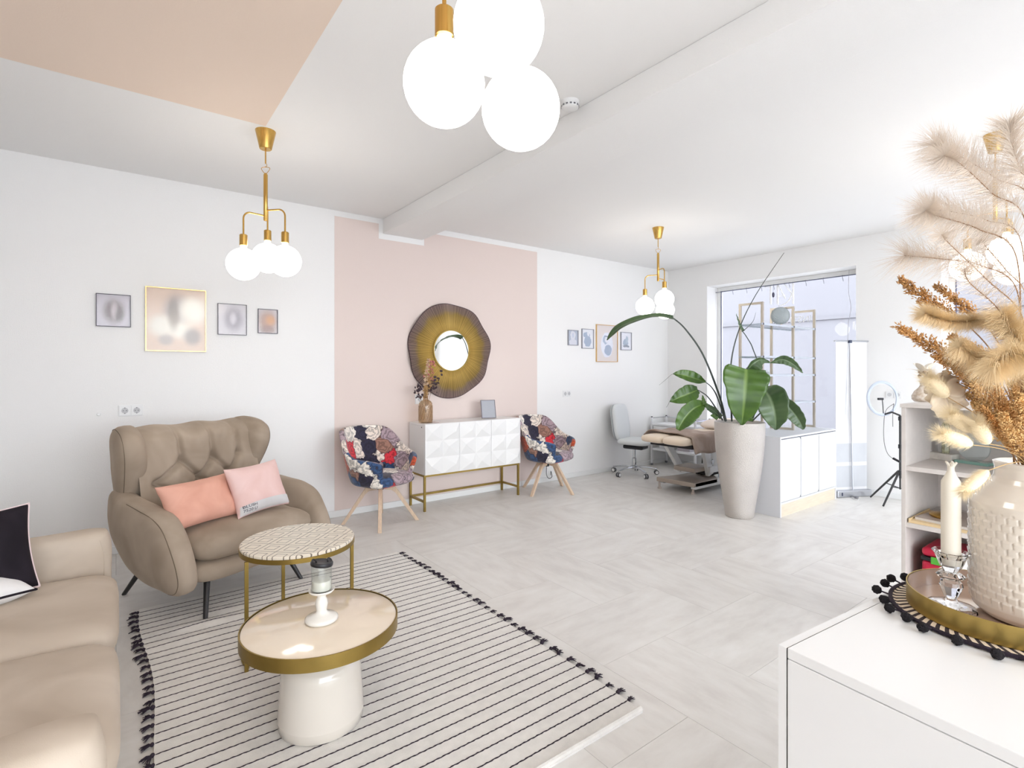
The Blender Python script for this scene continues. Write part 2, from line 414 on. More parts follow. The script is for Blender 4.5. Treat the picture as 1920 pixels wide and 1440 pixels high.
for k in range(5):
    mb = MB(); q = random.Random(k)
    mb.sphere((.006, 0, .010), .0085, 8, 6)
    for h in range(13):
        a = q.uniform(-.75, .75); l = q.uniform(.026, .042); b_ = q.uniform(-.3, .4)
        mb.tube([(.008, 0, .010), (.008 + l * .5 * math.cos(a), l * .5 * math.sin(a), .011 + .006 * b_), (.008 + l * math.cos(a), l * math.sin(a), .004 + .003 * q.random())], [.0032, .0026, .0014], 4)
    o = mb.build('tassel', strip_m, rug); tas.append(o.data); bpy.data.objects.remove(o)
NS = 36; q = random.Random(3)
for k in range(NS):
    y = 1.452 + k * (3.645 - 1.452) / (NS - 1)
    drift = q.uniform(-.004, .004)
    pts = []
    n = 150
    for i in range(n + 1):
        x = RX0 + .004 + (RX1 - RX0 - .008) * i / n
        yy = y + drift * math.sin(x * 3 + k) + .0012 * math.sin(x * 190)
        pts.append((x + rx_(x, yy) - cx, yy - cy, rz_(x, yy) + .0006))
    MB().tube(pts, [.0021 + .0011 * (i % 2) for i in range(n + 1)], 5, flat=.6).build('stripe', strip_m, rug)
    for sd in (0, 1):
        o = bpy.data.objects.new('tassel', tas[q.randrange(5)]); COL.objects.link(o); o.parent = rug
        x = RX1 if sd else RX0
        o.location = (x + rx_(x, y) - cx, y - cy, 0.001)
        o.rotation_euler = (0, 0, q.uniform(-.6, .6) + (0 if sd else PI))
        o.scale = (q.uniform(.85, 1.2),) * 3

# ------------------------------------------------------------------ sofa on the left edge
sofa = thing('sofa', 'taupe velvet sofa with two seat cushions, cut by the left edge', 'sofa', (-.45, 2.5, 0))
def loc(o, x, y, z): o.location = (x, y, z); return o
SX = lambda x: x + .45
SY = lambda y: y - 2.5
sofa_base = MB().box(SX(-1.05), SX(-.055), SY(1.60), SY(3.34), .10, .30).build('base', taupe_sofa, sofa, bevel=.035, seg=4)
for (y0, y1) in ((1.62, 2.40), (2.405, 3.17)):
    mb = MB(); mm = frame((SX(-.49), SY((y0 + y1) / 2), .365), (1, 0, 0), (0, 1, 0), (0, 0, 1))
    mb.pillow(srect(1.0, y1 - y0, 9, 72), .185, mm, rings=10, p=3.4, wob=.006, seed=y0 * 10)
    mb.build('seat_cushion', taupe_sofa, sofa, smooth=180)
def arm_outline():   # side profile in (x, z)
    return [(p.x, p.y) for p in spline([(-1.02, .10), (-.5, .085), (-.12, .10), (-.03, .18), (-.018, .40), (-.022, .56), (-.07, .605), (-.3, .602), (-.8, .598), (-1.04, .56), (-1.06, .3)], 6, True)]
for yc, th in ((3.26, .20), (1.49, .20)):
    mb = MB(); mm = frame((SX(0), SY(yc), 0), (1, 0, 0), (0, 0, 1), (0, -1, 0))
    mb.pillow(arm_outline(), th, mm, rings=10, p=4.5, c=(-.5, .35), wob=.003, seed=yc)
    arm = mb.build('arm', taupe_sofa, sofa, smooth=180)
    pts = [V((SX(a), SY(yc - th / 2 * .72), b)) for a, b in [(p.x, p.y) for p in spline([(-.95, .565), (-.5, .575), (-.12, .57), (-.055, .54), (-.045, .3), (-.06, .16)], 8)]]
    MB().tube(pts, .003, 6).build('piping', taupe_sofa, arm)
mb = MB(); mb.pillow(srect(1.74, .58, 7, 64), .24, frame((SX(-1.0), SY(2.4), .53), (0, 1, 0), (-.15, 0, .99), (.99, 0, .15)), rings=8, p=3.2)
mb.build('backrest', taupe_sofa, sofa, smooth=180)
for x in (-.98, -.14):
    for y in (1.66, 3.2):
        MB().tube([(SX(x), SY(y), .12), (SX(x), SY(y), .0)], [.02, .014], 10).build('leg', black_metal, sofa)
def cushion(name, mat_, w_, h_, t_, label, piping=None, wob=.01, seed=0, pin=.16, parent=None, ncat='pillow'):
    """square scatter cushion in its own x-y plane, pinched corners; returns the object"""
    def pt(u, v, sd):
        a_, b_ = -math.cos(PI * u), -math.cos(PI * v)
        x = w_ / 2 * a_ * (1 - pin * .5 * (1 - b_ * b_)); y = h_ / 2 * b_ * (1 - pin * .5 * (1 - a_ * a_))
        z = cz(a_, b_) * sd
        e_ = ((1 - a_ ** 4) * (1 - b_ ** 4))
        return (x, y, z + wob * e_ ** .3 * (1 - e_ * .6) * noise.noise(V((a_ * 3.2 + seed, b_ * 3.2, sd))) * sd)
    def cz(a_, b_): return t_ / 2 * (max(0, (1 - a_ ** 4) * (1 - b_ ** 4))) ** .55
    out = [pt(k / 20, 0, 1)[:2] for k in range(20)] + [pt(1, k / 20, 1)[:2] for k in range(20)] + [pt(1 - k / 20, 1, 1)[:2] for k in range(20)] + [pt(0, 1 - k / 20, 1)[:2] for k in range(20)]
    root = bpy.data.objects.new(name, None); COL.objects.link(root); tag(root, label, ncat)
    mb = MB(); mb.grid(lambda u, v: pt(u, v, 1), 36, 36); mb.grid(lambda u, v: pt(1 - u, v, -1), 36, 36)
    body = mb.build('cover', mat_, root, smooth=180)
    if piping:
        pts = [V((a, b, 0)) for a, b in out] + [V((out[0][0], out[0][1], 0))]
        MB().tube(pts, .005, 6).build('piping', piping, root)
    return root, out
def pose(o, p, xa, za):
    """place o at p with local x along xa and local z (face normal) near za"""
    x = V(xa).normalized(); z = V(za); z = (z - x * z.dot(x)).normalized(); y = z.cross(x)
    o.matrix_world = frame(p, x, y, z)
bp_, _ = cushion('black_pillow', black_v, .40, .35, .13, 'black velvet pillow with pale piping standing on the sofa', mat('pale_pink_piping', S(226, 205, 205), .8), .006, 3)
pose(bp_, (-.47, 2.95, .635), (.95, .30, .03), (.30, -.90, .32))
wp_, _ = cushion('white_pillow', white_fab, .40, .40, .13, 'white pillow with black piping lying on the sofa seat', black_v, .008, 5)
wt = onz(50, 1107, .475)
pose(wp_, (wt.x - .245, wt.y - .03, .535), (.72, .69, -.10), (.12, -.10, .98))

# ------------------------------------------------------------------ wing armchair
AF = V((.436, -.900, 0)); AS = V((.900, .436, 0))          # forward and sideways (to the viewer's right)
ACH = V((.569, 3.826, 0))
ach = thing('wing_armchair', 'taupe velvet wing armchair with tufted back and black legs', 'armchair', ACH, math.atan2(AS.y, AS.x))
# local: x sideways, -y forward, z up
def afr(x, y, z, tilt=0.0, yaw=0.0):
    return Matrix.Translation((x, y, z)) @ Matrix.Rotation(yaw, 4, 'Z') @ Matrix.Rotation(tilt, 4, 'X')
def side(pts, n=7): return [(p.x, p.y) for p in spline(pts, n, True)]
arm_prof = side([(-.40, .66), (-.20, .635), (0, .61), (.16, .585), (.27, .53), (.345, .43), (.40, .32), (.405, .23), (.32, .17), (.05, .165), (-.16, .20), (-.33, .29), (-.43, .42), (-.45, .56)])
for sx in (-1, 1):
    mm = Matrix.Translation((sx * .425, 0, 0)) @ Matrix.Rotation(sx * R(5), 4, 'Z') @ frame((0, 0, 0), (0, -1, 0), (sx * .06, 0, .998), (sx * .998, 0, -.06))
    mb = MB(); mb.pillow(arm_prof, .17, mm, rings=10, p=3.2, c=(0, .38), wob=.006, seed=sx * 3)
    arm = mb.build('arm', taupe, ach, smooth=180)
    def sq(o, c0, q, T_, p): return mm @ V((c0[0] + (o[0] - c0[0]) * q, c0[1] + (o[1] - c0[1]) * q, (1 - q ** p) ** (1 / p) * T_ / 2 + .0005))
    seam = [sq(o, (0, .38), .93, .17, 3.2) for o in arm_prof[8:58]]
    MB().tube(seam, .0022, 6).build('seam', mat('dark_taupe_seam', S(112, 97, 82), .9), arm)
# wings
wing_prof = side([(-.46, .55), (-.475, .80), (-.465, 1.00), (-.40, 1.045), (-.28, 1.03), (-.20, .985), (-.175, .90), (-.20, .80), (-.26, .68), (-.31, .60), (-.36, .545)])
for sx in (-1, 1):
    mm = Matrix.Translation((sx * .43, 0, 0)) @ Matrix.Rotation(sx * R(15), 4, 'Z') @ frame((0, 0, 0), (0, -1, 0), (sx * .07, 0, .997), (sx * .997, 0, -.07))
    mb = MB(); mb.pillow(wing_prof, .165, mm, rings=10, p=3.0, c=(-.34, .82), wob=.006, seed=sx * 5)
    wing = mb.build('wing', taupe, ach, smooth=180)
    seam = [sq(o, (-.34, .82), .93, .165, 3.0) for o in wing_prof[16:70]]
    MB().tube(seam, .0022, 6).build('seam', MATS['dark_taupe_seam'], wing)
# tufted back : grid in (x,z), leaning back
btn = [(-.135, .80), (.075, .80), (.265, .80), (-.30, .68), (-.03, .68), (.18, .68), (-.135, .56), (.075, .56)]
segs = []
for bxx in (-.135, .075, .265): segs.append(((bxx, .80), (bxx - .012, 1.06), .7))
for a in ((-.135, .80), (.075, .80), (.265, .80)):
    for b in ((-.30, .68), (-.03, .68), (.18, .68)):
        if .08 < abs(a[0] - b[0]) < .18: segs.append((a, b, .8))
for a in ((-.135, .56), (.075, .56)):
    for b in ((-.30, .68), (-.03, .68), (.18, .68)):
        if .08 < abs(a[0] - b[0]) < .18: segs.append((a, b, .8))
def segd(x, z, a, b):
    dx, dz = b[0] - a[0], b[1] - a[1]; t = max(0, min(1, ((x - a[0]) * dx + (z - a[1]) * dz) / (dx * dx + dz * dz)))
    return math.hypot(x - a[0] - t * dx, z - a[1] - t * dz)
def back_pt(u, v, face):
    x = -.40 + .80 * u; z = .38 + .645 * v
    top = 1 - max(0, (z - .93) / .095) ** 2
    e = max(0, top) ** .5
    lean = .10 * (z - .38) / .6
    if face:
        d = 0
        for a, b, k in segs: d = max(d, k * math.exp(-(segd(x, z, a, b) / .015) ** 2))
        bb = 0
        for b in btn: bb = max(bb, math.exp(-((x - b[0]) ** 2 + (z - b[1]) ** 2) / .0009))
        y = .33 + lean - .17 * e * (.92 + .08 * math.cos(x * 3)) + .048 * d * e + .035 * bb * e + .05 * (abs(x) / .4) ** 2 * 0
        y += .003 * noise.noise(V((x * 30, z * 14, 1)))
    else:
        y = .33 + lean + .085 * e
    return (x, y, z + .006 * math.sin(x * 22) * (v > .85))
mb = MB(); NU2, NV2 = 120, 100
mb.grid(lambda u, v: back_pt(u, v, 1), NU2, NV2); mb.grid(lambda u, v: back_pt(1 - u, v, 0), NU2, NV2)
mb.build('backrest', taupe, ach, smooth=180)
for b in btn: MB().sphere((b[0], back_pt((b[0] + .4) / .8, (b[1] - .38) / .645, 1)[1] - .002, b[1]), .011, 10, 6, (1, .5, 1)).build('button', taupe, ach)
# seat + front skirt
mb = MB(); mb.pillow(srect(.80, .70, 6, 72), .20, Matrix.Translation((0, -.055, .385)) @ Matrix.Rotation(R(3), 4, 'X'), rings=10, p=2.7, wob=.006, seed=9)
mb.build('seat_cushion', taupe, ach, smooth=180)
mb = MB(); mb.pillow(srect(.86, .80, 6, 64), .17, Matrix.Translation((0, -.0, .25)), rings=8, p=3.0)
mb.build('seat_base', taupe, ach, smooth=180)
for (wx, wy, tx, ty) in ((.037, 4.024, .17, 3.92), (.394, 3.34, .42, 3.47), (.974, 3.597, .86, 3.66), (.62, 4.26, .62, 4.12)):
    inv = ach.matrix_basis.inverted()
    MB().tube([inv @ V((tx, ty, .24)), inv @ V((wx, wy, .0 if wy > 3.68 else .009))], [.019, .012], 12).build('leg', black_metal, ach)
cp_, _ = cushion('coral_pillow', coral_v, .43, .28, .14, 'coral pink velvet pillow leaning in the wing armchair', None, .016, 2)
q_ = ACH + AS * -.235 + AF * .10 + V((0, 0, .60))
pose(cp_, q_, AS * .99 + AF * -.02 + UP * .02, AF * .82 + UP * .5)
blp_, out_ = cushion('blush_pillow', blush_v, .38, .32, .13, 'blush pink pillow printed BLUSH 7520 U in the wing armchair', None, .006, 8)
bpm = AS * .98 + AF * -.02 + UP * .03
pose(blp_, ACH + AS * .10 + AF * .17 + V((0, 0, .622)), bpm, AF * .90 + UP * .38)
# lower pale band and lettering on the blush pillow (local x right, y up, z out)
def pz(a, b):
    a_, b_ = max(-1, min(1, a / .19)), max(-1, min(1, b / .16))
    for _ in range(4): a_, b_ = max(-1, min(1, a / .19 / (1 - .08 * (1 - b_ * b_)))), max(-1, min(1, b / .16 / (1 - .08 * (1 - a_ * a_))))
    return .065 * (max(0, (1 - a_ ** 4) * (1 - b_ ** 4))) ** .55 + .002
mb = MB()
mb.grid(lambda u, v: (lambda a, b: (a, b, pz(a, b) + .0045))((-.184 + .368 * u) * (1 - .05 * v), -.155 + .055 * v + .010 * math.sin(PI * u) + .002), 40, 8)
mb.build('label_band', grey_band_fab, blp_, smooth=180)
def text_mesh(name, body, size, material, parent, m, warp=None, ext=.0, align='LEFT', mirror=False):
    cu = bpy.data.curves.new(name, 'FONT'); cu.body = body; cu.size = size; cu.align_x = align; cu.extrude = ext; cu.resolution_u = 3
    t = bpy.data.objects.new('tmp', cu); COL.objects.link(t)
    dg = bpy.context.evaluated_depsgraph_get(); me = bpy.data.meshes.new_from_object(t.evaluated_get(dg))
    bpy.data.objects.remove(t)
    for v in me.vertices:
        p = V((-v.co.x if mirror else v.co.x, v.co.y, v.co.z)); p = warp(p) if warp else p
        v.co = m @ p
    me.materials.clear(); me.materials.append(material); me.name = name
    o = bpy.data.objects.new(name, me); COL.objects.link(o); o.parent = parent
    return o
for body, yy in (('BLUSH', -.112), ('7520 U', -.135)):
    text_mesh('lettering', body, .029, ink, blp_, Matrix.Identity(4), lambda p, yy=yy: V((p.x * 1.05 - .168, p.y * .8 + yy, pz(p.x * 1.05 - .168, p.y * .8 + yy) + .0062)))

# ------------------------------------------------------------------ side tables
lt = V((.645, 2.10, 0)); LTZ = .40
low = thing('low_table', 'low round table with glossy cream top, brass rim and white ceramic drum base', 'side table', lt)
cream_top = mat('cream_glass_top', S(240, 224, 203), .12, coat=.6)
MB().lathe([(.0, LTZ - .004), (.286, LTZ - .004), (.286, LTZ - .0), (.284, LTZ + .001), (.001, LTZ + .001)], 72, caps=False).build('tabletop', cream_top, low, smooth=30)
MB().lathe([(.287, LTZ - .045), (.292, LTZ - .045), (.292, LTZ + .004), (.287, LTZ + .004)], 72, caps=False).build('rim', antique, low, smooth=30)
MB().lathe([(.001, LTZ - .03), (.286, LTZ - .03)], 72, caps=False).build('underside', antique, low, smooth=30)
dr = [(.001, .010), (.150, .010), (.157, .016), (.160, .05)] + [(.160 - .012 * (k / 8), .05 + .17 * k / 8) for k in range(9)] + [(.146, .235), (.137, .255), (.118, .272), (.102, .285), (.095, .30), (.093, .34), (.096, LTZ - .03)]
MB().lathe(dr, 64, caps=False).build('drum_base', mat('glazed_white_ceramic', S(220, 212, 201), .1, coat=.5), low, smooth=60)
ht = V((.726, 2.728, 0)); HTZ = .545
hi = thing('side_table', 'taller side table with cream diamond pattern tray and thin brass legs', 'side table', ht)
def diamond_mat():
    m = bpy.data.materials.new('cream_diamond_inlay'); m.use_nodes = True; nt = m.node_tree; b = nt.nodes['Principled BSDF']
    tc = nd(nt, 'ShaderNodeTexCoord'); mp = nd(nt, 'ShaderNodeMapping'); mp.inputs['Rotation'].default_value = (0, 0, R(45)); mp.inputs['Scale'].default_value = (10.2, 10.2, 0)
    nt.links.new(tc.outputs['Object'], mp.inputs[0])
    fr_ = nd(nt, 'ShaderNodeVectorMath', operation='FRACTION'); nt.links.new(mp.outputs[0], fr_.inputs[0])
    sb = nd(nt, 'ShaderNodeVectorMath', operation='SUBTRACT'); sb.inputs[1].default_value = (.5, .5, 0); nt.links.new(fr_.outputs[0], sb.inputs[0])
    ab = nd(nt, 'ShaderNodeVectorMath', operation='ABSOLUTE'); nt.links.new(sb.outputs[0], ab.inputs[0])
    sx = nd(nt, 'ShaderNodeSeparateXYZ'); nt.links.new(ab.outputs[0], sx.inputs[0])
    mx = nd(nt, 'ShaderNodeMath', operation='MAXIMUM'); nt.links.new(sx.outputs[0], mx.inputs[0]); nt.links.new(sx.outputs[1], mx.inputs[1])
    g1 = nd(nt, 'ShaderNodeMath', operation='GREATER_THAN'); g1.inputs[1].default_value = .478; nt.links.new(mx.outputs[0], g1.inputs[0])
    c1 = nd(nt, 'ShaderNodeMath', operation='COMPARE'); c1.inputs[1].default_value = .25; c1.inputs[2].default_value = .021; nt.links.new(mx.outputs[0], c1.inputs[0])
    ad = nd(nt, 'ShaderNodeMath', operation='MAXIMUM'); nt.links.new(g1.outputs[0], ad.inputs[0]); nt.links.new(c1.outputs[0], ad.inputs[1])
    mc = nd(nt, 'ShaderNodeMix', data_type='RGBA'); mc.inputs[6].default_value = S(233, 223, 206); mc.inputs[7].default_value = S(112, 100, 88)
    nt.links.new(ad.outputs[0], mc.inputs[0]); nt.links.new(mc.outputs[2], b.inputs['Base Color']); b.inputs['Roughness'].default_value = .35
    return m
MB().lathe([(.001, HTZ - .02), (.256, HTZ - .02), (.263, HTZ - .014), (.264, HTZ - .004), (.260, HTZ), (.001, HTZ)], 72, caps=False).build('tray_top', diamond_mat(), hi, smooth=30)
MB().lathe([(.248, HTZ - .036), (.266, HTZ - .036), (.266, HTZ - .015), (.248, HTZ - .015), (.248, HTZ - .036)], 72, caps=False).build('rim', antique, hi, smooth=30)
mb = MB()
pa, pb, pcn = V((.474, 2.639, 0)), V((.985, 2.70, 0)), V((.735, 2.86, 0))
for nm, p in (('leg', pa), ('leg', pb), ('leg', V((.705, 2.945, 0)))):
    q2 = p - ht
    MB().bar((q2.x, q2.y, .009), (q2.x, q2.y, HTZ - .036), .016, .012).build('leg', antique, hi, smooth=0)
arc = [V((.262 * math.cos(a), .262 * math.sin(a), .016)) for a in [R(195 - k * 190 / 24) for k in range(25)]]
arc = [(pa - ht) + V((0, 0, .016))] + [V((0.25 * math.cos(R(195 - k * 8)), 0.25 * math.sin(R(195 - k * 8)), .016)) for k in range(25)]
MB().tube(arc, .008, 6).build('foot_ring', antique, hi)

# candle stand with jar
ch = lt + V((.045, .045, LTZ + .001)); ch = onz(603, 1163, LTZ + .002)
cs = thing('candle_stand', 'small white turned candle stand on the low cream table', 'candle holder', (ch.x, ch.y, LTZ + .002))
wc = mat('white_glazed_ceramic', S(238, 234, 226), .15, coat=.5)
MB().lathe([(.001, 0), (.058, 0), (.062, .005), (.062, .013), (.055, .019), (.036, .026), (.022, .034), (.019, .042), (.022, .055), (.024, .068), (.021, .083), (.016, .094), (.018, .104), (.026, .110), (.044, .113), (.049, .119), (.049, .124), (.044, .122), (.041, .118), (.001, .117)], 48, caps=False).build('stand', wc, cs, smooth=70)
jar = thing('candle_jar', 'clear glass candle jar with tilted black lid on the white stand', 'candle', (ch.x, ch.y, LTZ + .119))
MB().lathe([(.001, .001), (.036, .001), (.0385, .005), (.0385, .098), (.036, .098), (.036, .006), (.001, .006)], 40, caps=False).build('glass', thin_glass, jar, smooth=50)
MB().lathe([(.001, .0065), (.0355, .0065), (.0355, .042), (.033, .0435), (.001, .0425)], 32, caps=False).build('wax', mat('ivory_wax', S(240, 236, 226), .4), jar, smooth=50)
lid = MB(); mm = Matrix.Translation((0, 0, .099)) @ Matrix.Rotation(R(7), 4, 'Y')
lid.lathe([(.001, .0), (.041, .0), (.0425, .004), (.0425, .012), (.040, .015), (.034, .013), (.001, .011)], 40, m=mm, caps=False)
lid.build('lid', black_plastic, jar, smooth=40)
for sd in (-1, 1):
    MB().tube([mm @ V((sd * .030 + .008 * math.cos(a), .014 * math.sin(a), .013 + .008 * abs(math.sin(a)))) for a in [PI * k / 10 for k in range(11)]], .003, 6).build('clip', black_plastic, jar)
# ------------------------------------------------------------------ pendants
globe_m = bpy.data.materials.new('lit_opal_glass'); globe_m.use_nodes = True
_b = globe_m.node_tree.nodes['Principled BSDF']; _b.inputs['Base Color'].default_value = S(250, 248, 240); _b.inputs['Roughness'].default_value = .25
_b.inputs['Emission Color'].default_value = (1.0, .955, .89, 1); _b.inputs['Emission Strength'].default_value = 6.5
GZ = (2.117, 2.066, 2.030)       # globe heights: high, middle, low
GR = .097
def pendant(label, x, y, a0, AR=.135):
    """a0: direction of the high arm, degrees, 0 = viewer's right, 90 = towards the camera"""
    t = thing('pendant_lamp', label, 'pendant lamp', (x, y, ZC), 0, 'brass three globe pendant lamps')
    z = lambda h: h - ZC
    MB().lathe([(.033, z(2.775)), (.036, z(2.778)), (.060, z(2.887)), (.060, 0)], 32).build('canopy', brass, t, smooth=30)
    MB().tube([(0, 0, z(2.776)), (0, 0, z(2.685))], .0045, 8).build('stem', brass, t)
    MB().tube([(0, 0, z(2.69)), (0.008, 0, z(2.678)), (.004, 0, z(2.664)), (-.004, 0, z(2.668))], .0022, 6).build('hook', brass, t)
    u = RT
    lp = spline([V((0, 0, z(2.662))) + u * a * 1.0 + UP * b for a, b in ((0, .002), (.022, -.002), (.026, -.012), (.010, -.034), (0, -.042), (-.010, -.034), (-.026, -.012), (-.022, -.002))], 4, True)
    MB().tube(lp + [lp[0]], .002, 6).build('hanging_loop', brass, t)
    MB().lathe([(.010, z(2.325)), (.0125, z(2.328)), (.0125, z(2.615)), (.006, z(2.625))], 20).build('tube', brass, t, smooth=40)
    for k in range(3):
        a = R(a0 + 120 * k); d = RT * math.cos(a) - FW * math.sin(a)
        zt = GZ[k] + .325; gx = d * AR
        pts = [d * .008 + UP * z(zt), d * (AR - .05) + UP * z(zt)]
        pts += [d * (AR - .045 + .045 * math.sin(q)) + UP * z(zt - .045 + .045 * math.cos(q)) for q in [R(10 * i) for i in range(1, 10)]]
        pts += [gx + UP * z(GZ[k] + .175)]
        MB().tube(pts, .0052, 10).build('arm', brass, t)
        MB().lathe([(.019, 0), (.0225, .003), (.0225, .066), (.018, .070)], 24, (gx.x, gx.y, z(GZ[k] + .112))).build('socket', brass, t, smooth=40)
        prof = [(.0175, .118), (.0175, .100)] + [(GR * math.cos(e), GR * math.sin(e)) for e in [R(74 - i * 10.2) for i in range(17)]]
        prof[-1] = (.001, -GR)
        g_ = MB(); g_.lathe(prof[::-1], 40, (gx.x, gx.y, z(GZ[k])), caps=False)
        g_.build('globe', globe_m, t, smooth=70)
    return t
p_ = onz(498, 246, ZC); pendant('brass pendant with three lit globes above the wing armchair', p_.x, p_.y, 250)
c3 = [at(926, 66, 1.143), at(830, 162, 1.257), at(988, 207, 1.292)]
cc = (c3[0] + c3[1] + c3[2]) / 3
a3 = math.degrees(math.atan2(-(c3[0] - cc).dot(FW), (c3[0] - cc).dot(RT)))
pendant('nearest brass pendant, its three big lit globes cut by the top edge', cc.x, cc.y, a3 - 4, .110)
p_ = onz(1234, 427, ZC); pendant('small looking brass pendant hanging before the window corner', p_.x, p_.y, 78)
p_ = onz(1866, 252, ZC); pendant('brass pendant half hidden behind the pampas grass', p_.x, p_.y, 110)

# smoke detector
p_ = onz(1081, 196, ZC)
sd = thing('smoke_detector', 'round white smoke detector on the ceiling beside the beam', 'smoke detector', (p_.x - .05, p_.y, ZC))
MB().lathe([(.050, -.018), (.052, 0)], 32).build('base', white_plastic, sd, smooth=40)
MB().lathe([(.001, -.042), (.035, -.042), (.047, -.036), (.050, -.024), (.048, -.018)], 32, caps=False).build('cover', white_plastic, sd, smooth=40)
for k in range(14):
    a = 2 * PI * k / 14
    MB().box(-.006, .006, -.001, .0012, -.004, .004, Matrix.Translation((.0492 * math.cos(a), .0492 * math.sin(a), -.028)) @ Matrix.Rotation(a + PI / 2, 4, 'Z')).build('vent_slot', grey_plastic, sd, smooth=0)

# ------------------------------------------------------------------ framed pictures
def blur_print(name, bgc, blobs):
    """blurred print: soft spots over a background; coordinates in the plane of the print, metres"""
    m = bpy.data.materials.new(name); m.use_nodes = True; nt = m.node_tree; b = nt.nodes['Principled BSDF']; b.inputs['Roughness'].default_value = .5
    tc = nd(nt, 'ShaderNodeTexCoord'); last = None
    for (x, z, rx, rz, c, k) in blobs:
        mp = nd(nt, 'ShaderNodeMapping'); mp.vector_type = 'POINT'
        mp.inputs['Location'].default_value = (-x / rx, 0, -z / rz); mp.inputs['Scale'].default_value = (1 / rx, 0, 1 / rz)
        nt.links.new(tc.outputs['Object'], mp.inputs[0])
        ln = nd(nt, 'ShaderNodeVectorMath', operation='LENGTH'); nt.links.new(mp.outputs[0], ln.inputs[0])
        mr = nd(nt, 'ShaderNodeMapRange', interpolation_type='SMOOTHSTEP'); mr.inputs[1].default_value = .35; mr.inputs[2].default_value = 1.25
        mr.inputs[3].default_value = k; mr.inputs[4].default_value = 0
        nt.links.new(ln.outputs['Value'], mr.inputs[0])
        mx = nd(nt, 'ShaderNodeMix', data_type='RGBA'); mx.inputs[6].default_value = bgc; mx.inputs[7].default_value = c
        if last: nt.links.new(last, mx.inputs[6])
        nt.links.new(mr.outputs[0], mx.inputs[0]); last = mx.outputs[2]
    nt.links.new(last, b.inputs['Base Color'])
    return m
dark_thin = mat('dark_thin_frame', S(72, 66, 80), .4)
grey_thin = mat('grey_thin_frame', S(150, 150, 158), .4)
def picture(x0, x1, z0, z1, fm, fw_, pm, label, group):
    cx_, cz_ = (x0 + x1) / 2, (z0 + z1) / 2; w_, h_ = (x1 - x0) / 2, (z1 - z0) / 2
    t = thing('framed_picture', label, 'picture', (cx_, YW, cz_), 0, group)
    mb = MB(); D = .018
    mb.box(-w_, -w_ + fw_, -D, 0, -h_, h_); mb.box(w_ - fw_, w_, -D, 0, -h_, h_); mb.box(-w_ + fw_, w_ - fw_, -D, 0, -h_, -h_ + fw_); mb.box(-w_ + fw_, w_ - fw_, -D, 0, h_ - fw_, h_)
    mb.build('frame', fm, t, smooth=0)
    MB().box(-w_ + fw_, w_ - fw_, -.008, -.001, -h_ + fw_, h_ - fw_).build('print', pm, t, smooth=0)
    MB().box(-w_ + fw_, w_ - fw_, -.0115, -.010, -h_ + fw_, h_ - fw_).build('glazing', pic_glass, t, smooth=0)
    return t
LIL = S(198, 192, 200)
G1 = 'pictures above the armchair'
picture(-.119, .089, 1.71, 1.953, dark_thin, .004, blur_print('print_portrait', LIL, [(0, -.005, .075, .10, S(116, 100, 98), .95), (.005, 0, .026, .075, S(196, 184, 188), .8), (.035, -.03, .03, .06, S(104, 98, 94), .6)]), 'small dark framed blurred print of a dark arch shape, left of the gold frame', G1)
picture(.180, .588, 1.533, 2.034, gold_frame, .006, blur_print('print_flowers', S(226, 203, 186), [(.0, .06, .10, .16, S(172, 166, 166), .9), (-.10, -.05, .10, .10, S(236, 232, 222), .95), (.11, .08, .12, .13, S(240, 236, 226), .95), (.02, -.08, .10, .08, S(240, 236, 226), .9), (.11, -.13, .07, .08, S(160, 154, 152), .85), (-.07, -.16, .06, .05, S(176, 172, 170), .7), (-.02, .04, .045, .14, S(150, 140, 132), .75)]), 'large gold framed blurred pink and white print above the armchair', G1)
picture(.673, .890, 1.681, 1.940, dark_thin, .003, blur_print('print_oval', S(205, 200, 204), [(.01, 0, .085, .115, S(150, 142, 152), .95), (.005, .01, .03, .06, S(206, 200, 204), .8)]), 'small dark framed blurred print of a pale grey oval', G1)
picture(.978, 1.138, 1.705, 1.916, dark_thin, .004, blur_print('print_amber', S(196, 186, 186), [(0, 0, .08, .10, S(170, 130, 108), .95), (.02, .01, .045, .05, S(202, 146, 96), .9), (0, -.07, .07, .04, S(140, 106, 94), .7)]), 'smallest dark framed blurred print with amber brown tones', G1)
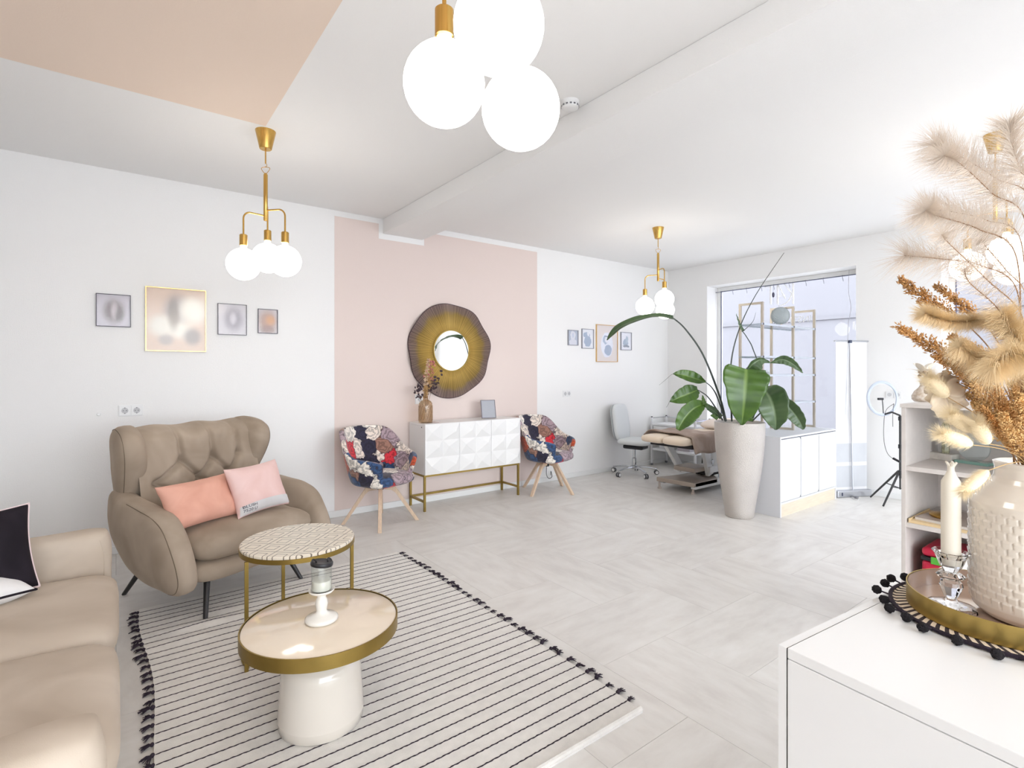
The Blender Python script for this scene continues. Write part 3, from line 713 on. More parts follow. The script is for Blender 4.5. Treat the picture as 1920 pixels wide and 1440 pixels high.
def line_print(name, bgc, rects):
    """sharp-edged print made of flat rectangles"""
    m = bpy.data.materials.new(name); m.use_nodes = True; nt = m.node_tree; b = nt.nodes['Principled BSDF']; b.inputs['Roughness'].default_value = .6
    tc = nd(nt, 'ShaderNodeTexCoord'); nz = nd(nt, 'ShaderNodeTexNoise'); nz.inputs['Scale'].default_value = 30
    nt.links.new(tc.outputs['Object'], nz.inputs['Vector'])
    off = nd(nt, 'ShaderNodeVectorMath', operation='MULTIPLY_ADD'); off.inputs[1].default_value = (.03, .03, .03)
    nt.links.new(nz.outputs['Color'], off.inputs[0]); nt.links.new(tc.outputs['Object'], off.inputs[2])
    last = None
    for (x, z, rx, rz, c) in rects:
        mp = nd(nt, 'ShaderNodeMapping'); mp.inputs['Location'].default_value = (-(x + .015) / rx, 0, -(z + .015) / rz); mp.inputs['Scale'].default_value = (1 / rx, 0, 1 / rz)
        nt.links.new(off.outputs[0], mp.inputs[0])
        ln = nd(nt, 'ShaderNodeVectorMath', operation='LENGTH'); nt.links.new(mp.outputs[0], ln.inputs[0])
        lt_ = nd(nt, 'ShaderNodeMath', operation='LESS_THAN'); lt_.inputs[1].default_value = 1.0; nt.links.new(ln.outputs['Value'], lt_.inputs[0])
        mx = nd(nt, 'ShaderNodeMix', data_type='RGBA'); mx.inputs[6].default_value = bgc; mx.inputs[7].default_value = c
        if last: nt.links.new(last, mx.inputs[6])
        nt.links.new(lt_.outputs[0], mx.inputs[0]); last = mx.outputs[2]
    nt.links.new(last, b.inputs['Base Color'])
    return m
G2 = 'pictures above the office chair'
BL = S(168, 182, 200); PB = S(205, 212, 224)
picture(4.625, 4.805, 1.707, 1.904, grey_thin, .007, line_print('print_bust', S(186, 194, 208), [(0, .03, .045, .06, S(222, 224, 230)), (0, -.06, .065, .045, S(220, 222, 230)), (.0, .03, .02, .035, PB)]), 'small grey framed pale blue print of a bust', G2)
picture(4.872, 5.09, 1.672, 1.931, grey_thin, .007, line_print('print_figure', S(232, 234, 238), [(.0, -.03, .065, .075, BL), (-.02, .05, .06, .035, BL), (.01, .06, .02, .03, S(230, 232, 238))]), 'small grey framed white print with a blue torso shape', G2)
picture(5.141, 5.563, 1.499, 2.003, gold_frame, .008, line_print('print_lady', S(226, 219, 213), [(0, -.02, .12, .17, S(228, 232, 240)), (.02, -.09, .07, .075, BL), (-.03, .05, .05, .06, S(176, 190, 206)), (-.01, .05, .03, .045, S(230, 232, 238)), (0, .095, .05, .008, S(150, 160, 172))]), 'large cream gold framed print of a figure in a hat', G2)
picture(5.629, 5.854, 1.669, 1.921, grey_thin, .007, line_print('print_still', S(232, 234, 240), [(-.01, -.02, .055, .05, S(172, 186, 200)), (.015, .02, .03, .05, S(184, 198, 208)), (.0, -.07, .07, .016, S(150, 158, 168))]), 'small grey framed print with grey green blot, nearest the corner', G2)

# sockets
def sockets(x0, z0, n, label, s_=.0735, cat='socket'):
    t = thing('wall_socket', label, cat, (x0, YW, z0), 0)
    MB().box(-.003, n * s_ + .003, -.006, 0, -.003, s_ + .009).build('surround', white_plastic, t, smooth=0, bevel=.002)
    for k in range(n):
        cxx = (k + .5) * s_
        ins = MB(); ins.box(k * s_ + .003, (k + 1) * s_ - .003, -.010, -.005, .003, s_ + .003); o = ins.build('insert', white_plastic, t, smooth=0, bevel=.0015)
        mm = Matrix.Translation((cxx, -.0105, s_ / 2 + .003)) @ Matrix.Rotation(R(90), 4, 'X')
        MB().lathe([(.0215, 0), (.0215, .0005), (.001, .0006)], 28, m=mm, caps=False).build('well', mat('socket_shade', S(196, 196, 198), .5), o, smooth=0)
        for d in (-.0095, .0095):
            MB().lathe([(.0035, .0), (.0035, .0012)], 10, (d, 0, 0), m=mm).build('pin_hole', grey_plastic, o, smooth=0)
        for d in (-.0205, .0205):
            MB().box(-.0035, .0035, d - .003, d + .003, 0, .0016, m=mm).build('earth_clip', grey_plastic, o, smooth=0)
    return t
sockets(.016, 1.037, 2, 'white double wall socket above the wing armchair')
sockets(2.476, 1.035, 1, 'white wall socket partly hidden by the brown glass vase', .09)
sockets(4.545, 1.05, 2, 'white double wall socket right of the pink wall', .066)
p_ = ony(185, 777, YW)
tag(MB().lathe([(.001, .006), (.009, .006), (.012, .003), (.013, 0)], 20, m=Matrix.Translation((p_.x, YW, p_.z)) @ Matrix.Rotation(R(90), 4, 'X'), caps=False).build('wall_plug', white_plastic), 'tiny white round cap on the wall left of the double socket', 'wall cap')

# ------------------------------------------------------------------ mirror
mcx, mcz = 2.888, 1.596
mir = thing('round_mirror', 'round wall mirror in a wavy gold and bronze sunburst frame', 'mirror', (mcx, YW, mcz))
def sunburst():
    m = bpy.data.materials.new('gold_bronze_sunburst'); m.use_nodes = True; nt = m.node_tree; b = nt.nodes['Principled BSDF']
    tc = nd(nt, 'ShaderNodeTexCoord'); sp = nd(nt, 'ShaderNodeVectorMath', operation='MULTIPLY'); sp.inputs[1].default_value = (1, 0, 1); nt.links.new(tc.outputs['Object'], sp.inputs[0])
    ln = nd(nt, 'ShaderNodeVectorMath', operation='LENGTH'); nt.links.new(sp.outputs[0], ln.inputs[0])
    n = nd(nt, 'ShaderNodeTexNoise'); n.inputs['Scale'].default_value = 9; n.inputs['Detail'].default_value = 5; nt.links.new(tc.outputs['Object'], n.inputs['Vector'])
    ad = nd(nt, 'ShaderNodeMath', operation='MULTIPLY_ADD'); ad.inputs[1].default_value = .10; nt.links.new(n.outputs['Fac'], ad.inputs[0]); nt.links.new(ln.outputs['Value'], ad.inputs[2])
    rp = nd(nt, 'ShaderNodeValToRGB'); e = rp.color_ramp.elements
    e[0].position = .27; e[0].color = S(190, 160, 88); e[1].position = .55; e[1].color = S(146, 126, 122)
    k = e.new(.445); k.color = S(172, 146, 84); k = e.new(.485); k.color = S(150, 130, 116); k = e.new(.33); k.color = S(202, 172, 98)
    nt.links.new(ad.outputs[0], rp.inputs[0])
    sx = nd(nt, 'ShaderNodeSeparateXYZ'); nt.links.new(tc.outputs['Object'], sx.inputs[0])
    at2 = nd(nt, 'ShaderNodeMath', operation='ARCTAN2'); nt.links.new(sx.outputs[2], at2.inputs[0]); nt.links.new(sx.outputs[0], at2.inputs[1])
    n2 = nd(nt, 'ShaderNodeTexNoise', noise_dimensions='1D'); n2.inputs['Scale'].default_value = 48; n2.inputs['Detail'].default_value = 2; nt.links.new(at2.outputs[0], n2.inputs['W'])
    mr = nd(nt, 'ShaderNodeMapRange'); mr.inputs[1].default_value = .3; mr.inputs[2].default_value = .7; mr.inputs[3].default_value = .55; mr.inputs[4].default_value = 1.25; nt.links.new(n2.outputs['Fac'], mr.inputs[0])
    mx = nd(nt, 'ShaderNodeVectorMath', operation='SCALE'); nt.links.new(rp.outputs[0], mx.inputs[0]); nt.links.new(mr.outputs[0], mx.inputs['Scale'])
    nt.links.new(mx.outputs[0], b.inputs['Base Color']); b.inputs['Metallic'].default_value = .35; b.inputs['Roughness'].default_value = .42
    return m
def wav(a): return 1 + .009 * math.sin(7 * a + .6) + .010 * math.sin(3 * a + 1)
def sun_pt(u, v):
    a = 2 * PI * u; r = .222 + (.505 * wav(a) - .222) * v
    k = round(u * 720)
    gr = (.0022 if k % 2 else -.0022) * (.4 + .6 * v)
    return (r * math.cos(a), -(.040 - .012 * v + .016 * v * math.sin(8 * a) + gr), r * math.sin(a))
mb = MB(); mb.grid(sun_pt, 720, 8, True)
mb.build('sunburst_frame', sunburst(), mir, smooth=0, mods=())
MB().tube([V(sun_pt(k / 120, 1)) for k in range(121)], .004, 6).build('outer_wire', mat('dark_bronze', S(70, 54, 60), .4, .7), mir)
MB().lathe([(.214, 0), (.226, 0), (.226, .050), (.214, .050), (.214, 0)], 64, m=Matrix.Rotation(R(90), 4, 'X'), caps=False).build('inner_ring', antique, mir, smooth=30)
MB().lathe([(.218, .0), (.218, .044), (.001, .044)], 64, m=Matrix.Rotation(R(90), 4, 'X'), caps=False).build('mirror_glass', mat('mirror_silver', (.93, .94, .94, 1), .01, 1.0), mir, smooth=30)

# ------------------------------------------------------------------ prism-front sideboards
def sideboard(label, loc_, w_, d_, rz=0, back_legs=True):
    """origin: front-left corner on the floor, width along +x, depth along +y, front faces -y"""
    t = thing('sideboard', label, 'sideboard', loc_, rz, 'white prism front sideboards')
    z0, z1 = .357, .857
    MB().box(0, w_, .022, d_, z0, z1 - .021).build('body', white_lac, t, smooth=0, bevel=.002)
    MB().box(0, w_, .022, d_, z1 - .020, z1).build('top', white_lac, t, smooth=0, bevel=.002)
    dw = w_ / 3
    for k in range(3):
        mb = MB(); x0 = k * dw + .0015; x1 = (k + 1) * dw - .0015; nx, nz = 2, 3
        cw, chh = (x1 - x0) / nx, (z1 - z0 - .004) / nz
        for i in range(nx):
            for j in range(nz):
                xa, xb_, za, zb = x0 + i * cw, x0 + (i + 1) * cw, z0 + .002 + j * chh, z0 + .002 + (j + 1) * chh
                px_ = xa + cw * (.72 if (i + j + k) % 2 else .30); pz_ = za + chh * (.5 if j != 1 else .62)
                kk = len(mb.v)
                mb.v += [(xa, .004, za), (xb_, .004, za), (xb_, .004, zb), (xa, .004, zb), (px_, -.022, pz_), (xa, .02, za), (xb_, .02, za), (xb_, .02, zb), (xa, .02, zb)]
                mb.f += [tuple(kk + q for q in f) for f in ((0, 1, 4), (1, 2, 4), (2, 3, 4), (3, 0, 4), (1, 0, 5, 6), (2, 1, 6, 7), (3, 2, 7, 8), (0, 3, 8, 5))]
        mb.build('door', white_lac, t, smooth=0)
    lg = .020
    MB().box(0, w_, .024, .044, z0 - .02, z0).build('frame_rail', antique, t, smooth=0)
    MB().box(0, w_, d_ - .02, d_, z0 - .02, z0).build('frame_rail', antique, t, smooth=0)
    for x in (0, w_ - lg):
        for y in (.024, d_ - lg): MB().box(x, x + lg, y, y + lg, 0, z0 - .02).build('leg', antique, t, smooth=0)
        MB().box(x, x + lg, .044, d_ - lg, .085, .105).build('stretcher', antique, t, smooth=0)
        MB().box(x, x + lg, .044, d_ - lg, z0 - .02, z0).build('frame_rail', antique, t, smooth=0)
    MB().box(lg, w_ - lg, d_ - .02, d_, .085, .105).build('stretcher', antique, t, smooth=0)
    mm = Matrix.Translation((-.001, .075, z1 - .035)) @ Matrix.Rotation(R(-90), 4, 'Y')
    MB().lathe([(.007, 0), (.007, .0015)], 12, m=mm).build('cable_hole', black_plastic, t, smooth=0)
    return t
SBX0, SBY0 = 2.40, 4.585
sb1 = sideboard('white sideboard with prism relief doors on brass legs under the mirror', (SBX0, SBY0, 0), 1.175, .35)
SBT = .857
# coaster, vase, dried flowers, photo frame on the sideboard
vp = onz(798, 789, SBT); vx, vy = ony(798, 789, 4.73).x, 4.73
tag(MB().lathe([(.001, 0), (.095, 0), (.095, .003), (.001, .003)], 40, (vx + .05, vy + .0, SBT), caps=False).build('coaster', mat('smoky_coaster', S(176, 164, 160), .2, .3), smooth=30), 'thin round smoky coaster under the brown glass vase', 'coaster')
bv = thing('bottle_vase', 'amber brown ribbed glass bottle vase on the white sideboard', 'vase', (vx, vy, SBT + .003))
amber = glass_mat('amber_glass', (.88, .81, .71, 1), .06, .12)
MB().lathe([(.001, 0), (.066, 0), (.070, .006), (.070, .165), (.066, .195), (.052, .215), (.034, .224), (.026, .230), (.024, .250), (.027, .256), (.024, .257), (.021, .250), (.023, .229), (.05, .211), (.063, .19), (.066, .16), (.066, .008), (.001, .006)], 40, caps=False).build('glass', amber, bv, smooth=50)
for k in range(28):
    a = 2 * PI * k / 28
    MB().tube([(.0705 * math.cos(a + q * .8 * (1 if k % 2 else -1)), .0705 * math.sin(a + q * .8 * (1 if k % 2 else -1)), .02 + .15 * q) for q in [i / 8 for i in range(9)]], .0014, 4).build('rib', amber, bv)
def sprig(name, label, base, tip, mats, seed, kind):
    q = random.Random(seed); t = thing(name, label, 'dried flower', base, 0, 'dried stems in the brown vase')
    tp = V(tip) - V(base); mid = tp * .55 + V((q.uniform(-.02, .02), 0, .02))
    path = spline([V((0, 0, 0)), mid, tp], 8)
    MB().tube(path, [.002] * len(path), 5).build('stem', mat('dry_stem', S(128, 98, 66), .8), t)
    mb = MB()
    if kind == 'leafy':
        for i in range(34):
            f = q.uniform(.5, 1.02); p = path[min(len(path) - 1, int(f * (len(path) - 1)))] + V((q.gauss(0, .028), q.gauss(0, .02), q.gauss(0, .02)))
            s_ = q.uniform(.008, .018); mb.sphere((0, 0, 0), s_, 7, 5, (1, .35, .75), m=Matrix.Translation(p) @ Matrix.Rotation(q.uniform(0, 6), 4, 'Z') @ Matrix.Rotation(q.uniform(-1, 1), 4, 'Y'))
    else:
        for i in range(260):
            f = q.uniform(.45, 1.0); p = path[min(len(path) - 1, int(f * (len(path) - 1)))]
            l = .045 * (1.1 - .6 * f); d = V((q.gauss(0, 1), q.gauss(0, 1), q.gauss(.8, .6))).normalized() * l * q.uniform(.5, 1.1)
            mb.tube([p, p + d], [.0016, .0028], 3)
    o = mb.build('bloom', mats, t, smooth=50); o['kind'] = 'stuff'
dk, tan_, pnk = mat('aubergine_leaf', S(74, 58, 66), .8, var=.3, vs=60), mat('tan_grass', S(196, 158, 108), .9, var=.2, vs=60), mat('pink_strawflower', S(206, 130, 128), .9, var=.25, vs=40)
vb = (vx, vy, SBT + .10)
vt = lambda x, y: ony(x, y, vy)
sprig('dried_stem', 'cream and pink feathery dried stem, tallest in the brown vase', vb, vt(804, 672), mat('cream_grass', S(222, 196, 166), .9, var=.15, vs=60), 1, 'grass')
sprig('dried_stem', 'tan fluffy dried grass in the brown vase', vb, vt(803, 700), tan_, 2, 'grass')
sprig('dried_stem', 'low tan dried grass at the neck of the brown vase', vb, vt(797, 724), tan_, 5, 'grass')
sprig('dried_stem', 'dark aubergine dried leaves leaning right from the brown vase', vb, vt(822, 702), dk, 3, 'leafy')
sprig('dried_stem', 'dark dried leaf sprig hanging left from the brown vase', vb, vt(782, 724), dk, 4, 'leafy')
sprig('dried_stem', 'small pink dried flower head above the brown vase', vb, vt(808, 678), pnk, 6, 'leafy')
fx = ony(917, 782, 4.74).x
pf = thing('photo_frame', 'small silver photo frame with grey picture standing on the sideboard', 'picture frame', (fx, 4.74, SBT), R(-14))
mm = Matrix.Rotation(R(-13), 4, 'X'); fw2, fh2 = .083, .205
mb = MB(); tt = .006
mb.box(-fw2, -fw2 + tt, -.006, .006, .004, fh2, mm); mb.box(fw2 - tt, fw2, -.006, .006, .004, fh2, mm); mb.box(-fw2 + tt, fw2 - tt, -.006, .006, .004, .004 + tt, mm); mb.box(-fw2 + tt, fw2 - tt, -.006, .006, fh2 - tt, fh2, mm)
mb.build('frame', mat('gunmetal', S(110, 106, 112), .35, .8), pf, smooth=0)
MB().box(-fw2 + tt, fw2 - tt, -.002, .002, .004 + tt, fh2 - tt, mm).build('print', mat('grey_print', S(168, 170, 178), .3, var=.06, vs=4), pf, smooth=0)
MB().bar((0, .03, .12), (0, .085, .002), .03, .003).build('easel_leg', MATS['gunmetal'], pf, smooth=0)

# ------------------------------------------------------------------ floral shell chairs
def floral():
    m = bpy.data.materials.new('floral_velvet'); m.use_nodes = True; nt = m.node_tree; b = nt.nodes['Principled BSDF']
    tc = nd(nt, 'ShaderNodeTexCoord'); nz = nd(nt, 'ShaderNodeTexNoise'); nz.inputs['Scale'].default_value = 17; nz.inputs['Detail'].default_value = 4
    nt.links.new(tc.outputs['Object'], nz.inputs['Vector'])
    w1 = nd(nt, 'ShaderNodeVectorMath', operation='MULTIPLY_ADD'); w1.inputs[1].default_value = (.10, .10, .10); nt.links.new(nz.outputs['Color'], w1.inputs[0]); nt.links.new(tc.outputs['Object'], w1.inputs[2])
    vo = nd(nt, 'ShaderNodeTexVoronoi'); vo.inputs['Scale'].default_value = 7.4; nt.links.new(w1.outputs[0], vo.inputs['Vector'])
    sr = nd(nt, 'ShaderNodeSeparateColor'); nt.links.new(vo.outputs['Color'], sr.inputs[0])
    rp = nd(nt, 'ShaderNodeValToRGB'); rp.color_ramp.interpolation = 'CONSTANT'; e = rp.color_ramp.elements
    cols = [S(38, 34, 58), S(234, 220, 208), S(172, 150, 158), S(52, 80, 122), S(198, 84, 50), S(240, 232, 222), S(214, 50, 62), S(160, 118, 102), S(40, 36, 60), S(222, 202, 202)]
    e[0].position = 0; e[0].color = cols[0]; e[1].position = .1; e[1].color = cols[1]
    for i in range(2, 10):
        k = e.new(i / 10); k.color = cols[i]
    nt.links.new(sr.outputs[0], rp.inputs[0])
    # rose-like rings of petals inside every flower
    n3 = nd(nt, 'ShaderNodeTexNoise'); n3.inputs['Scale'].default_value = 45; n3.inputs['Detail'].default_value = 2; nt.links.new(tc.outputs['Object'], n3.inputs['Vector'])
    m3 = nd(nt, 'ShaderNodeMath', operation='MULTIPLY_ADD'); m3.inputs[1].default_value = 5.5; nt.links.new(n3.outputs['Fac'], m3.inputs[0])
    m4 = nd(nt, 'ShaderNodeMath', operation='MULTIPLY'); m4.inputs[1].default_value = 26; nt.links.new(vo.outputs['Distance'], m4.inputs[0]); nt.links.new(m4.outputs[0], m3.inputs[2])
    sn = nd(nt, 'ShaderNodeMath', operation='SINE'); nt.links.new(m3.outputs[0], sn.inputs[0])
    mr = nd(nt, 'ShaderNodeMapRange'); mr.inputs[1].default_value = -1; mr.inputs[2].default_value = .7; mr.inputs[3].default_value = .55; mr.inputs[4].default_value = 1.1; nt.links.new(sn.outputs[0], mr.inputs[0])
    sc = nd(nt, 'ShaderNodeVectorMath', operation='SCALE'); nt.links.new(rp.outputs[0], sc.inputs[0]); nt.links.new(mr.outputs[0], sc.inputs['Scale'])
    # dark ground between the flowers
    ve = nd(nt, 'ShaderNodeTexVoronoi', feature='DISTANCE_TO_EDGE'); ve.inputs['Scale'].default_value = 7.4; nt.links.new(w1.outputs[0], ve.inputs['Vector'])
    lt_ = nd(nt, 'ShaderNodeMapRange'); lt_.inputs[1].default_value = .0; lt_.inputs[2].default_value = .035; nt.links.new(ve.outputs['Distance'], lt_.inputs[0])
    mx = nd(nt, 'ShaderNodeMix', data_type='RGBA'); mx.inputs[6].default_value = S(46, 34, 50); nt.links.new(lt_.outputs[0], mx.inputs[0]); nt.links.new(sc.outputs[0], mx.inputs[7])
    nt.links.new(mx.outputs[2], b.inputs['Base Color']); b.inputs['Roughness'].default_value = .8; b.inputs['Sheen Weight'].default_value = .25
    return m
flor = floral()
oak = mat('pale_oak', S(216, 190, 164), .5, var=.08, vs=5, stretch=(14, 14, 1.5))
def shell_chair(label, loc_, heading, leg_a):
    """heading: world angle of the facing direction; local -y is forward"""
    t = thing('shell_chair', label, 'chair', loc_, heading + R(90), 'floral shell chairs')
    SEAT = .44
    def shell(u, v):
        # u: -1 left arm front .. 0 back .. 1 right arm front ; v: 0 seat edge .. 1 rim
        a = (u - .5) * 2
        th = a * R(146)                                # around the bucket
        s_ = abs(a)
        rim = .86 - .02 * s_ ** 2 - .235 * (1 / (1 + math.exp(-(s_ - .50) * 17))) - .03 * max(0, (s_ - .8) / .2) ** 2
        rx, ry = .215 + .085 * v ** .7, .20 + .075 * v ** .8
        back = max(0, math.cos(th)) * .07 * v
        x = math.sin(th) * rx * (1.0 + .06 * (1 - abs(math.cos(th)))); y = math.cos(th) * ry + back - .0
        z = SEAT - .045 + (rim - SEAT + .045) * v ** 1.05
        return (x, y, z)
    mb = MB(); mb.grid(shell, 56, 14)
    o = mb.build('shell', flor, t, smooth=180)
    md = o.modifiers.new('solid', 'SOLIDIFY'); md.thickness = .042; md.offset = -1
    bvm = o.modifiers.new('bev', 'BEVEL'); bvm.width = .018; bvm.segments = 3; bvm.limit_method = 'ANGLE'; bvm.angle_limit = R(50)
    out = [(p.x, p.y) for p in spline([(-.245, .03), (-.24, -.16), (-.17, -.235), (0, -.25), (.17, -.235), (.24, -.16), (.245, .03), (.19, .17), (0, .225), (-.19, .17)], 6, True)]
    mb = MB(); mb.pillow(out, .13, Matrix.Translation((0, -.005, SEAT - .035)), rings=8, p=3.0, c=(0, 0)); mb.build('seat', flor, t, smooth=180)
    MB().lathe([(.03, .30), (.035, SEAT - .09)], 16).build('swivel', black_metal, t)
    for k in range(4):
        a = leg_a + R(90) * k - heading - R(90); d = V((math.cos(a), math.sin(a), 0))
        mb = MB(); pr = [(.030, .30), (.030, .352), (.085, .352), (.130, .325), (.345, 0), (.312, 0), (.135, .262), (.10, .290)]
        mb.prism(pr, -.016, .016, frame((0, 0, 0), d, (0, 0, 1), d.cross(V((0, 0, 1)))))
        mb.build('leg', oak, t, smooth=0, bevel=.003)
    return t
def leg_world(c, pxs):
    p = onz(*pxs); return math.atan2(p.y - c[1], p.x - c[0])
c1 = (1.925, 4.545); shell_chair('floral shell chair with oak legs left of the white sideboard', (*c1, 0), R(-72), leg_world(c1, (713, 987)))
c2 = (3.955, 4.57); shell_chair('floral shell chair with oak legs half hidden right of the sideboard', (*c2, 0), R(-76), leg_world(c2, (1005, 928)))
p_ = ony(1027, 870, 4.9)
cb = thing('charger_cable', 'black charger with cable hanging behind the right floral chair', 'cable', (p_.x, 4.92, p_.z))
MB().box(-.02, .02, -.03, .034, -.03, .03).build('plug', black_plastic, cb, smooth=0, bevel=.006)
MB().tube(spline([(0, 0, -.02), (-.03, -.03, -.12), (-.01, -.05, -.17), (.05, -.04, -.16), (.07, 0, -.10), (.07, .005, -p_.z + .08)], 8), .004, 6).build('cord', black_plastic, cb)
# ------------------------------------------------------------------ office chair
off_f = mat('pale_grey_fabric', S(220, 223, 223), .85, bump=.15, bs=300)
oc = thing('office_chair', 'pale grey office swivel chair with chrome star base by the wall', 'chair', (5.50, 4.60, 0), R(-76) + R(90))
mb = MB(); mb.pillow(srect(.40, .50, 4, 56), .075, Matrix.Translation((0, .19, .685)) @ Matrix.Rotation(R(-8), 4, 'X') @ frame((0, 0, 0), (1, 0, 0), (0, 0, 1), (0, -1, 0)), rings=8, p=3.5); mb.build('backrest', off_f, oc, smooth=180)
mb = MB(); mb.pillow(srect(.38, .48, 4, 56), .03, Matrix.Translation((0, .232, .685)) @ Matrix.Rotation(R(-8), 4, 'X') @ frame((0, 0, 0), (1, 0, 0), (0, 0, 1), (0, -1, 0)), rings=6, p=4); mb.build('back_shell', mat('light_grey_shell', S(190, 194, 196), .5), oc, smooth=180)
mb = MB(); mb.pillow(srect(.46, .46, 4, 56), .085, Matrix.Translation((0, -.05, .445)), rings=8, p=3.2); mb.build('seat', off_f, oc, smooth=180)
MB().box(-.10, .10, -.16, .12, .345, .40).build('tilt_mechanism', black_plastic, oc, smooth=0, bevel=.02)
MB().tube([(.12, -.1, .375), (.22, -.12, .385)], .008, 8).build('lever', black_plastic, oc)
MB().tube([(0, .18, .40), (0, .27, .48), (0, .255, .62)], [.018, .016, .014], 10).build('back_bracket', black_plastic, oc)
MB().lathe([(.028, .10), (.028, .22), (.018, .225), (.018, .35)], 20).build('gas_lift', chrome, oc, smooth=40)
MB().lathe([(.04, .075), (.045, .12), (.03, .13)], 20).build('hub', chrome, oc, smooth=40)
for k in range(5):
    a = R(72 * k + 20); d = V((math.cos(a), math.sin(a), 0))
    MB().tube([d * .03 + UP * .105, d * .17 + UP * .098, d * .30 + UP * .075], [.024, .020, .014], 8, flat=.55).build('foot', chrome, oc)
    n_ = d.cross(UP)
    cst = bpy.data.objects.new('caster', None); COL.objects.link(cst); cst.parent = oc; cst.location = d * .295
    for s_ in (-.016, .016):
        MB().lathe([(.001, -.008), (.024, -.008), (.030, -.004), (.030, .004), (.024, .008), (.001, .008)], 20, m=frame(n_ * s_ + UP * .030, d, UP, n_), caps=False).build('wheel', mat('caster_ring', S(70, 70, 74), .4), cst, smooth=40)
        MB().lathe([(.001, -.0088), (.021, -.0088), (.021, .0088), (.001, .0088)], 20, m=frame(n_ * s_ + UP * .030, d, UP, n_), caps=False).build('wheel_cap', white_plastic, cst, smooth=40)
    MB().tube([UP * .05, UP * .085], .008, 8).build('caster_pin', chrome, cst)

# ------------------------------------------------------------------ trolley by the corner
tr = thing('trolley', 'white metal trolley with raised rails in the far corner', 'trolley', (6.25, 4.18, 0))
TW, TD = .34, .72   # x, y
for x in (0, TW):
    for y in (0, TD):
        MB().box(x - .012, x + .012, y - .012, y + .012, .03, .70).build('post', white_mat, tr, smooth=0)
        MB().sphere((x, y, .02), .02, 12, 8).build('wheel', grey_plastic, tr)
        MB().lathe([(.014, .70), (.014, .712)], 10, (x, y, 0)).build('cap', black_plastic, tr)
for z in (.225, .585): MB().box(0, TW, 0, TD, z, z + .03).build('tray', white_mat, tr, smooth=0, bevel=.004)
for z in (.69,):
    for y in (0, TD): MB().tube([(0, y, z), (TW, y, z)], .008, 8).build('rail', chrome, tr)
    MB().tube([(TW, 0, z), (TW, TD, z)], .008, 8).build('rail', chrome, tr)
MB().box(.0, TW - .02, .03, TD - .03, .47, .58).build('drawer', white_lac, tr, smooth=0, bevel=.004)
def jarbox(name, lab, x, y, z, sx, sy, sz, m, cat):
    t = thing(name, lab, cat, (6.25 + x, 4.18 + y, z)); MB().box(-sx / 2, sx / 2, -sy / 2, sy / 2, 0, sz).build('box', m, t, smooth=0, bevel=.006)
    MB().box(-sx / 2 - .003, sx / 2 + .003, -sy / 2 - .003, sy / 2 + .003, sz, sz + .012).build('lid', white_plastic, t, smooth=0, bevel=.004)
jarbox('storage_box', 'milky white storage box on the lower trolley tray, left', .15, .52, .255, .2, .22, .10, mat('milky_plastic', S(214, 214, 216), .3), 'box')
jarbox('storage_box', 'grey storage box on the lower trolley tray, right', .15, .22, .255, .2, .20, .09, mat('mauve_grey_box', S(178, 172, 178), .5), 'box')

# ------------------------------------------------------------------ treatment couch
bed = thing('treatment_couch', 'cream upholstered treatment couch on a white lifting frame', 'treatment couch', (5.5, 3.66, 0))
BXo, BYo = 5.5, 3.66
cream_up = mat('cream_leatherette', S(236, 218, 196), .4, bump=.05, bs=200)
bx = lambda x: x - BXo
by = lambda y: y - BYo
for (x0, x1, y0, y1) in ((4.80, 5.42, 3.66, 3.95), (4.80, 5.42, 3.37, 3.655), (5.44, 6.02, 3.37, 3.95)):
    mb = MB(); mb.pillow(srect(x1 - x0, y1 - y0, 7, 56), .10, Matrix.Translation((bx((x0 + x1) / 2), by((y0 + y1) / 2), .605)), rings=8, p=3.4); mb.build('cushion', cream_up, bed, smooth=180)
mb = MB(); mb.pillow(srect(.55, .58, 7, 56), .10, Matrix.Translation((bx(6.27), by(3.66), .655)) @ Matrix.Rotation(R(-14), 4, 'Y'), rings=8, p=3.4); mb.build('head_cushion', cream_up, bed, smooth=180)
wsteel = mat('white_painted_steel', S(230, 230, 228), .35)
gsteel = mat('taupe_painted_steel', S(172, 160, 148), .4, .3)
MB().box(bx(5.05), bx(6.45), by(3.42), by(3.90), .53, .552).build('deck', mat('deck_grey', S(120, 116, 114), .5), bed, smooth=0)
MB().box(bx(5.0), bx(5.06), by(3.38), by(3.94), .52, .56).build('front_rail', black_plastic, bed, smooth=0)
MB().prism([(bx(5.06), by(3.90)), (bx(5.10), by(3.42)), (bx(5.55), by(3.42)), (bx(5.75), by(3.60)), (bx(5.75), by(3.76))], .085, .135).build('base_plate', gsteel, bed, smooth=0, bevel=.006)
for y in (3.42, 3.84): MB().box(bx(5.12), bx(6.40), by(y), by(y + .06), .06, .13).build('base_rail', wsteel, bed, smooth=0, bevel=.004)
for (x, y) in ((5.09, 3.88), (5.15, 3.47), (6.36, 3.45), (6.36, 3.87)):
    MB().lathe([(.024, 0), (.024, .018), (.013, .024), (.013, .09)], 16, (bx(x), by(y), 0)).build('foot', mat('beige_foot', S(196, 184, 176), .5), bed, smooth=40)
MB().bar((bx(5.42), by(3.82), .20), (bx(5.15), by(3.82), .53), .05, .09).build('lift_arm', wsteel, bed, smooth=0, bevel=.008)
MB().bar((bx(5.52), by(3.50), .17), (bx(5.40), by(3.50), .53), .05, .10).build('lift_arm', wsteel, bed, smooth=0, bevel=.008)
MB().box(bx(5.25), bx(5.55), by(3.52), by(3.80), .215, .265).build('cross_member', gsteel, bed, smooth=0, bevel=.006)
MB().box(bx(5.45), bx(6.1), by(3.45), by(3.50), .20, .27).build('lift_rail', wsteel, bed, smooth=0, bevel=.006)
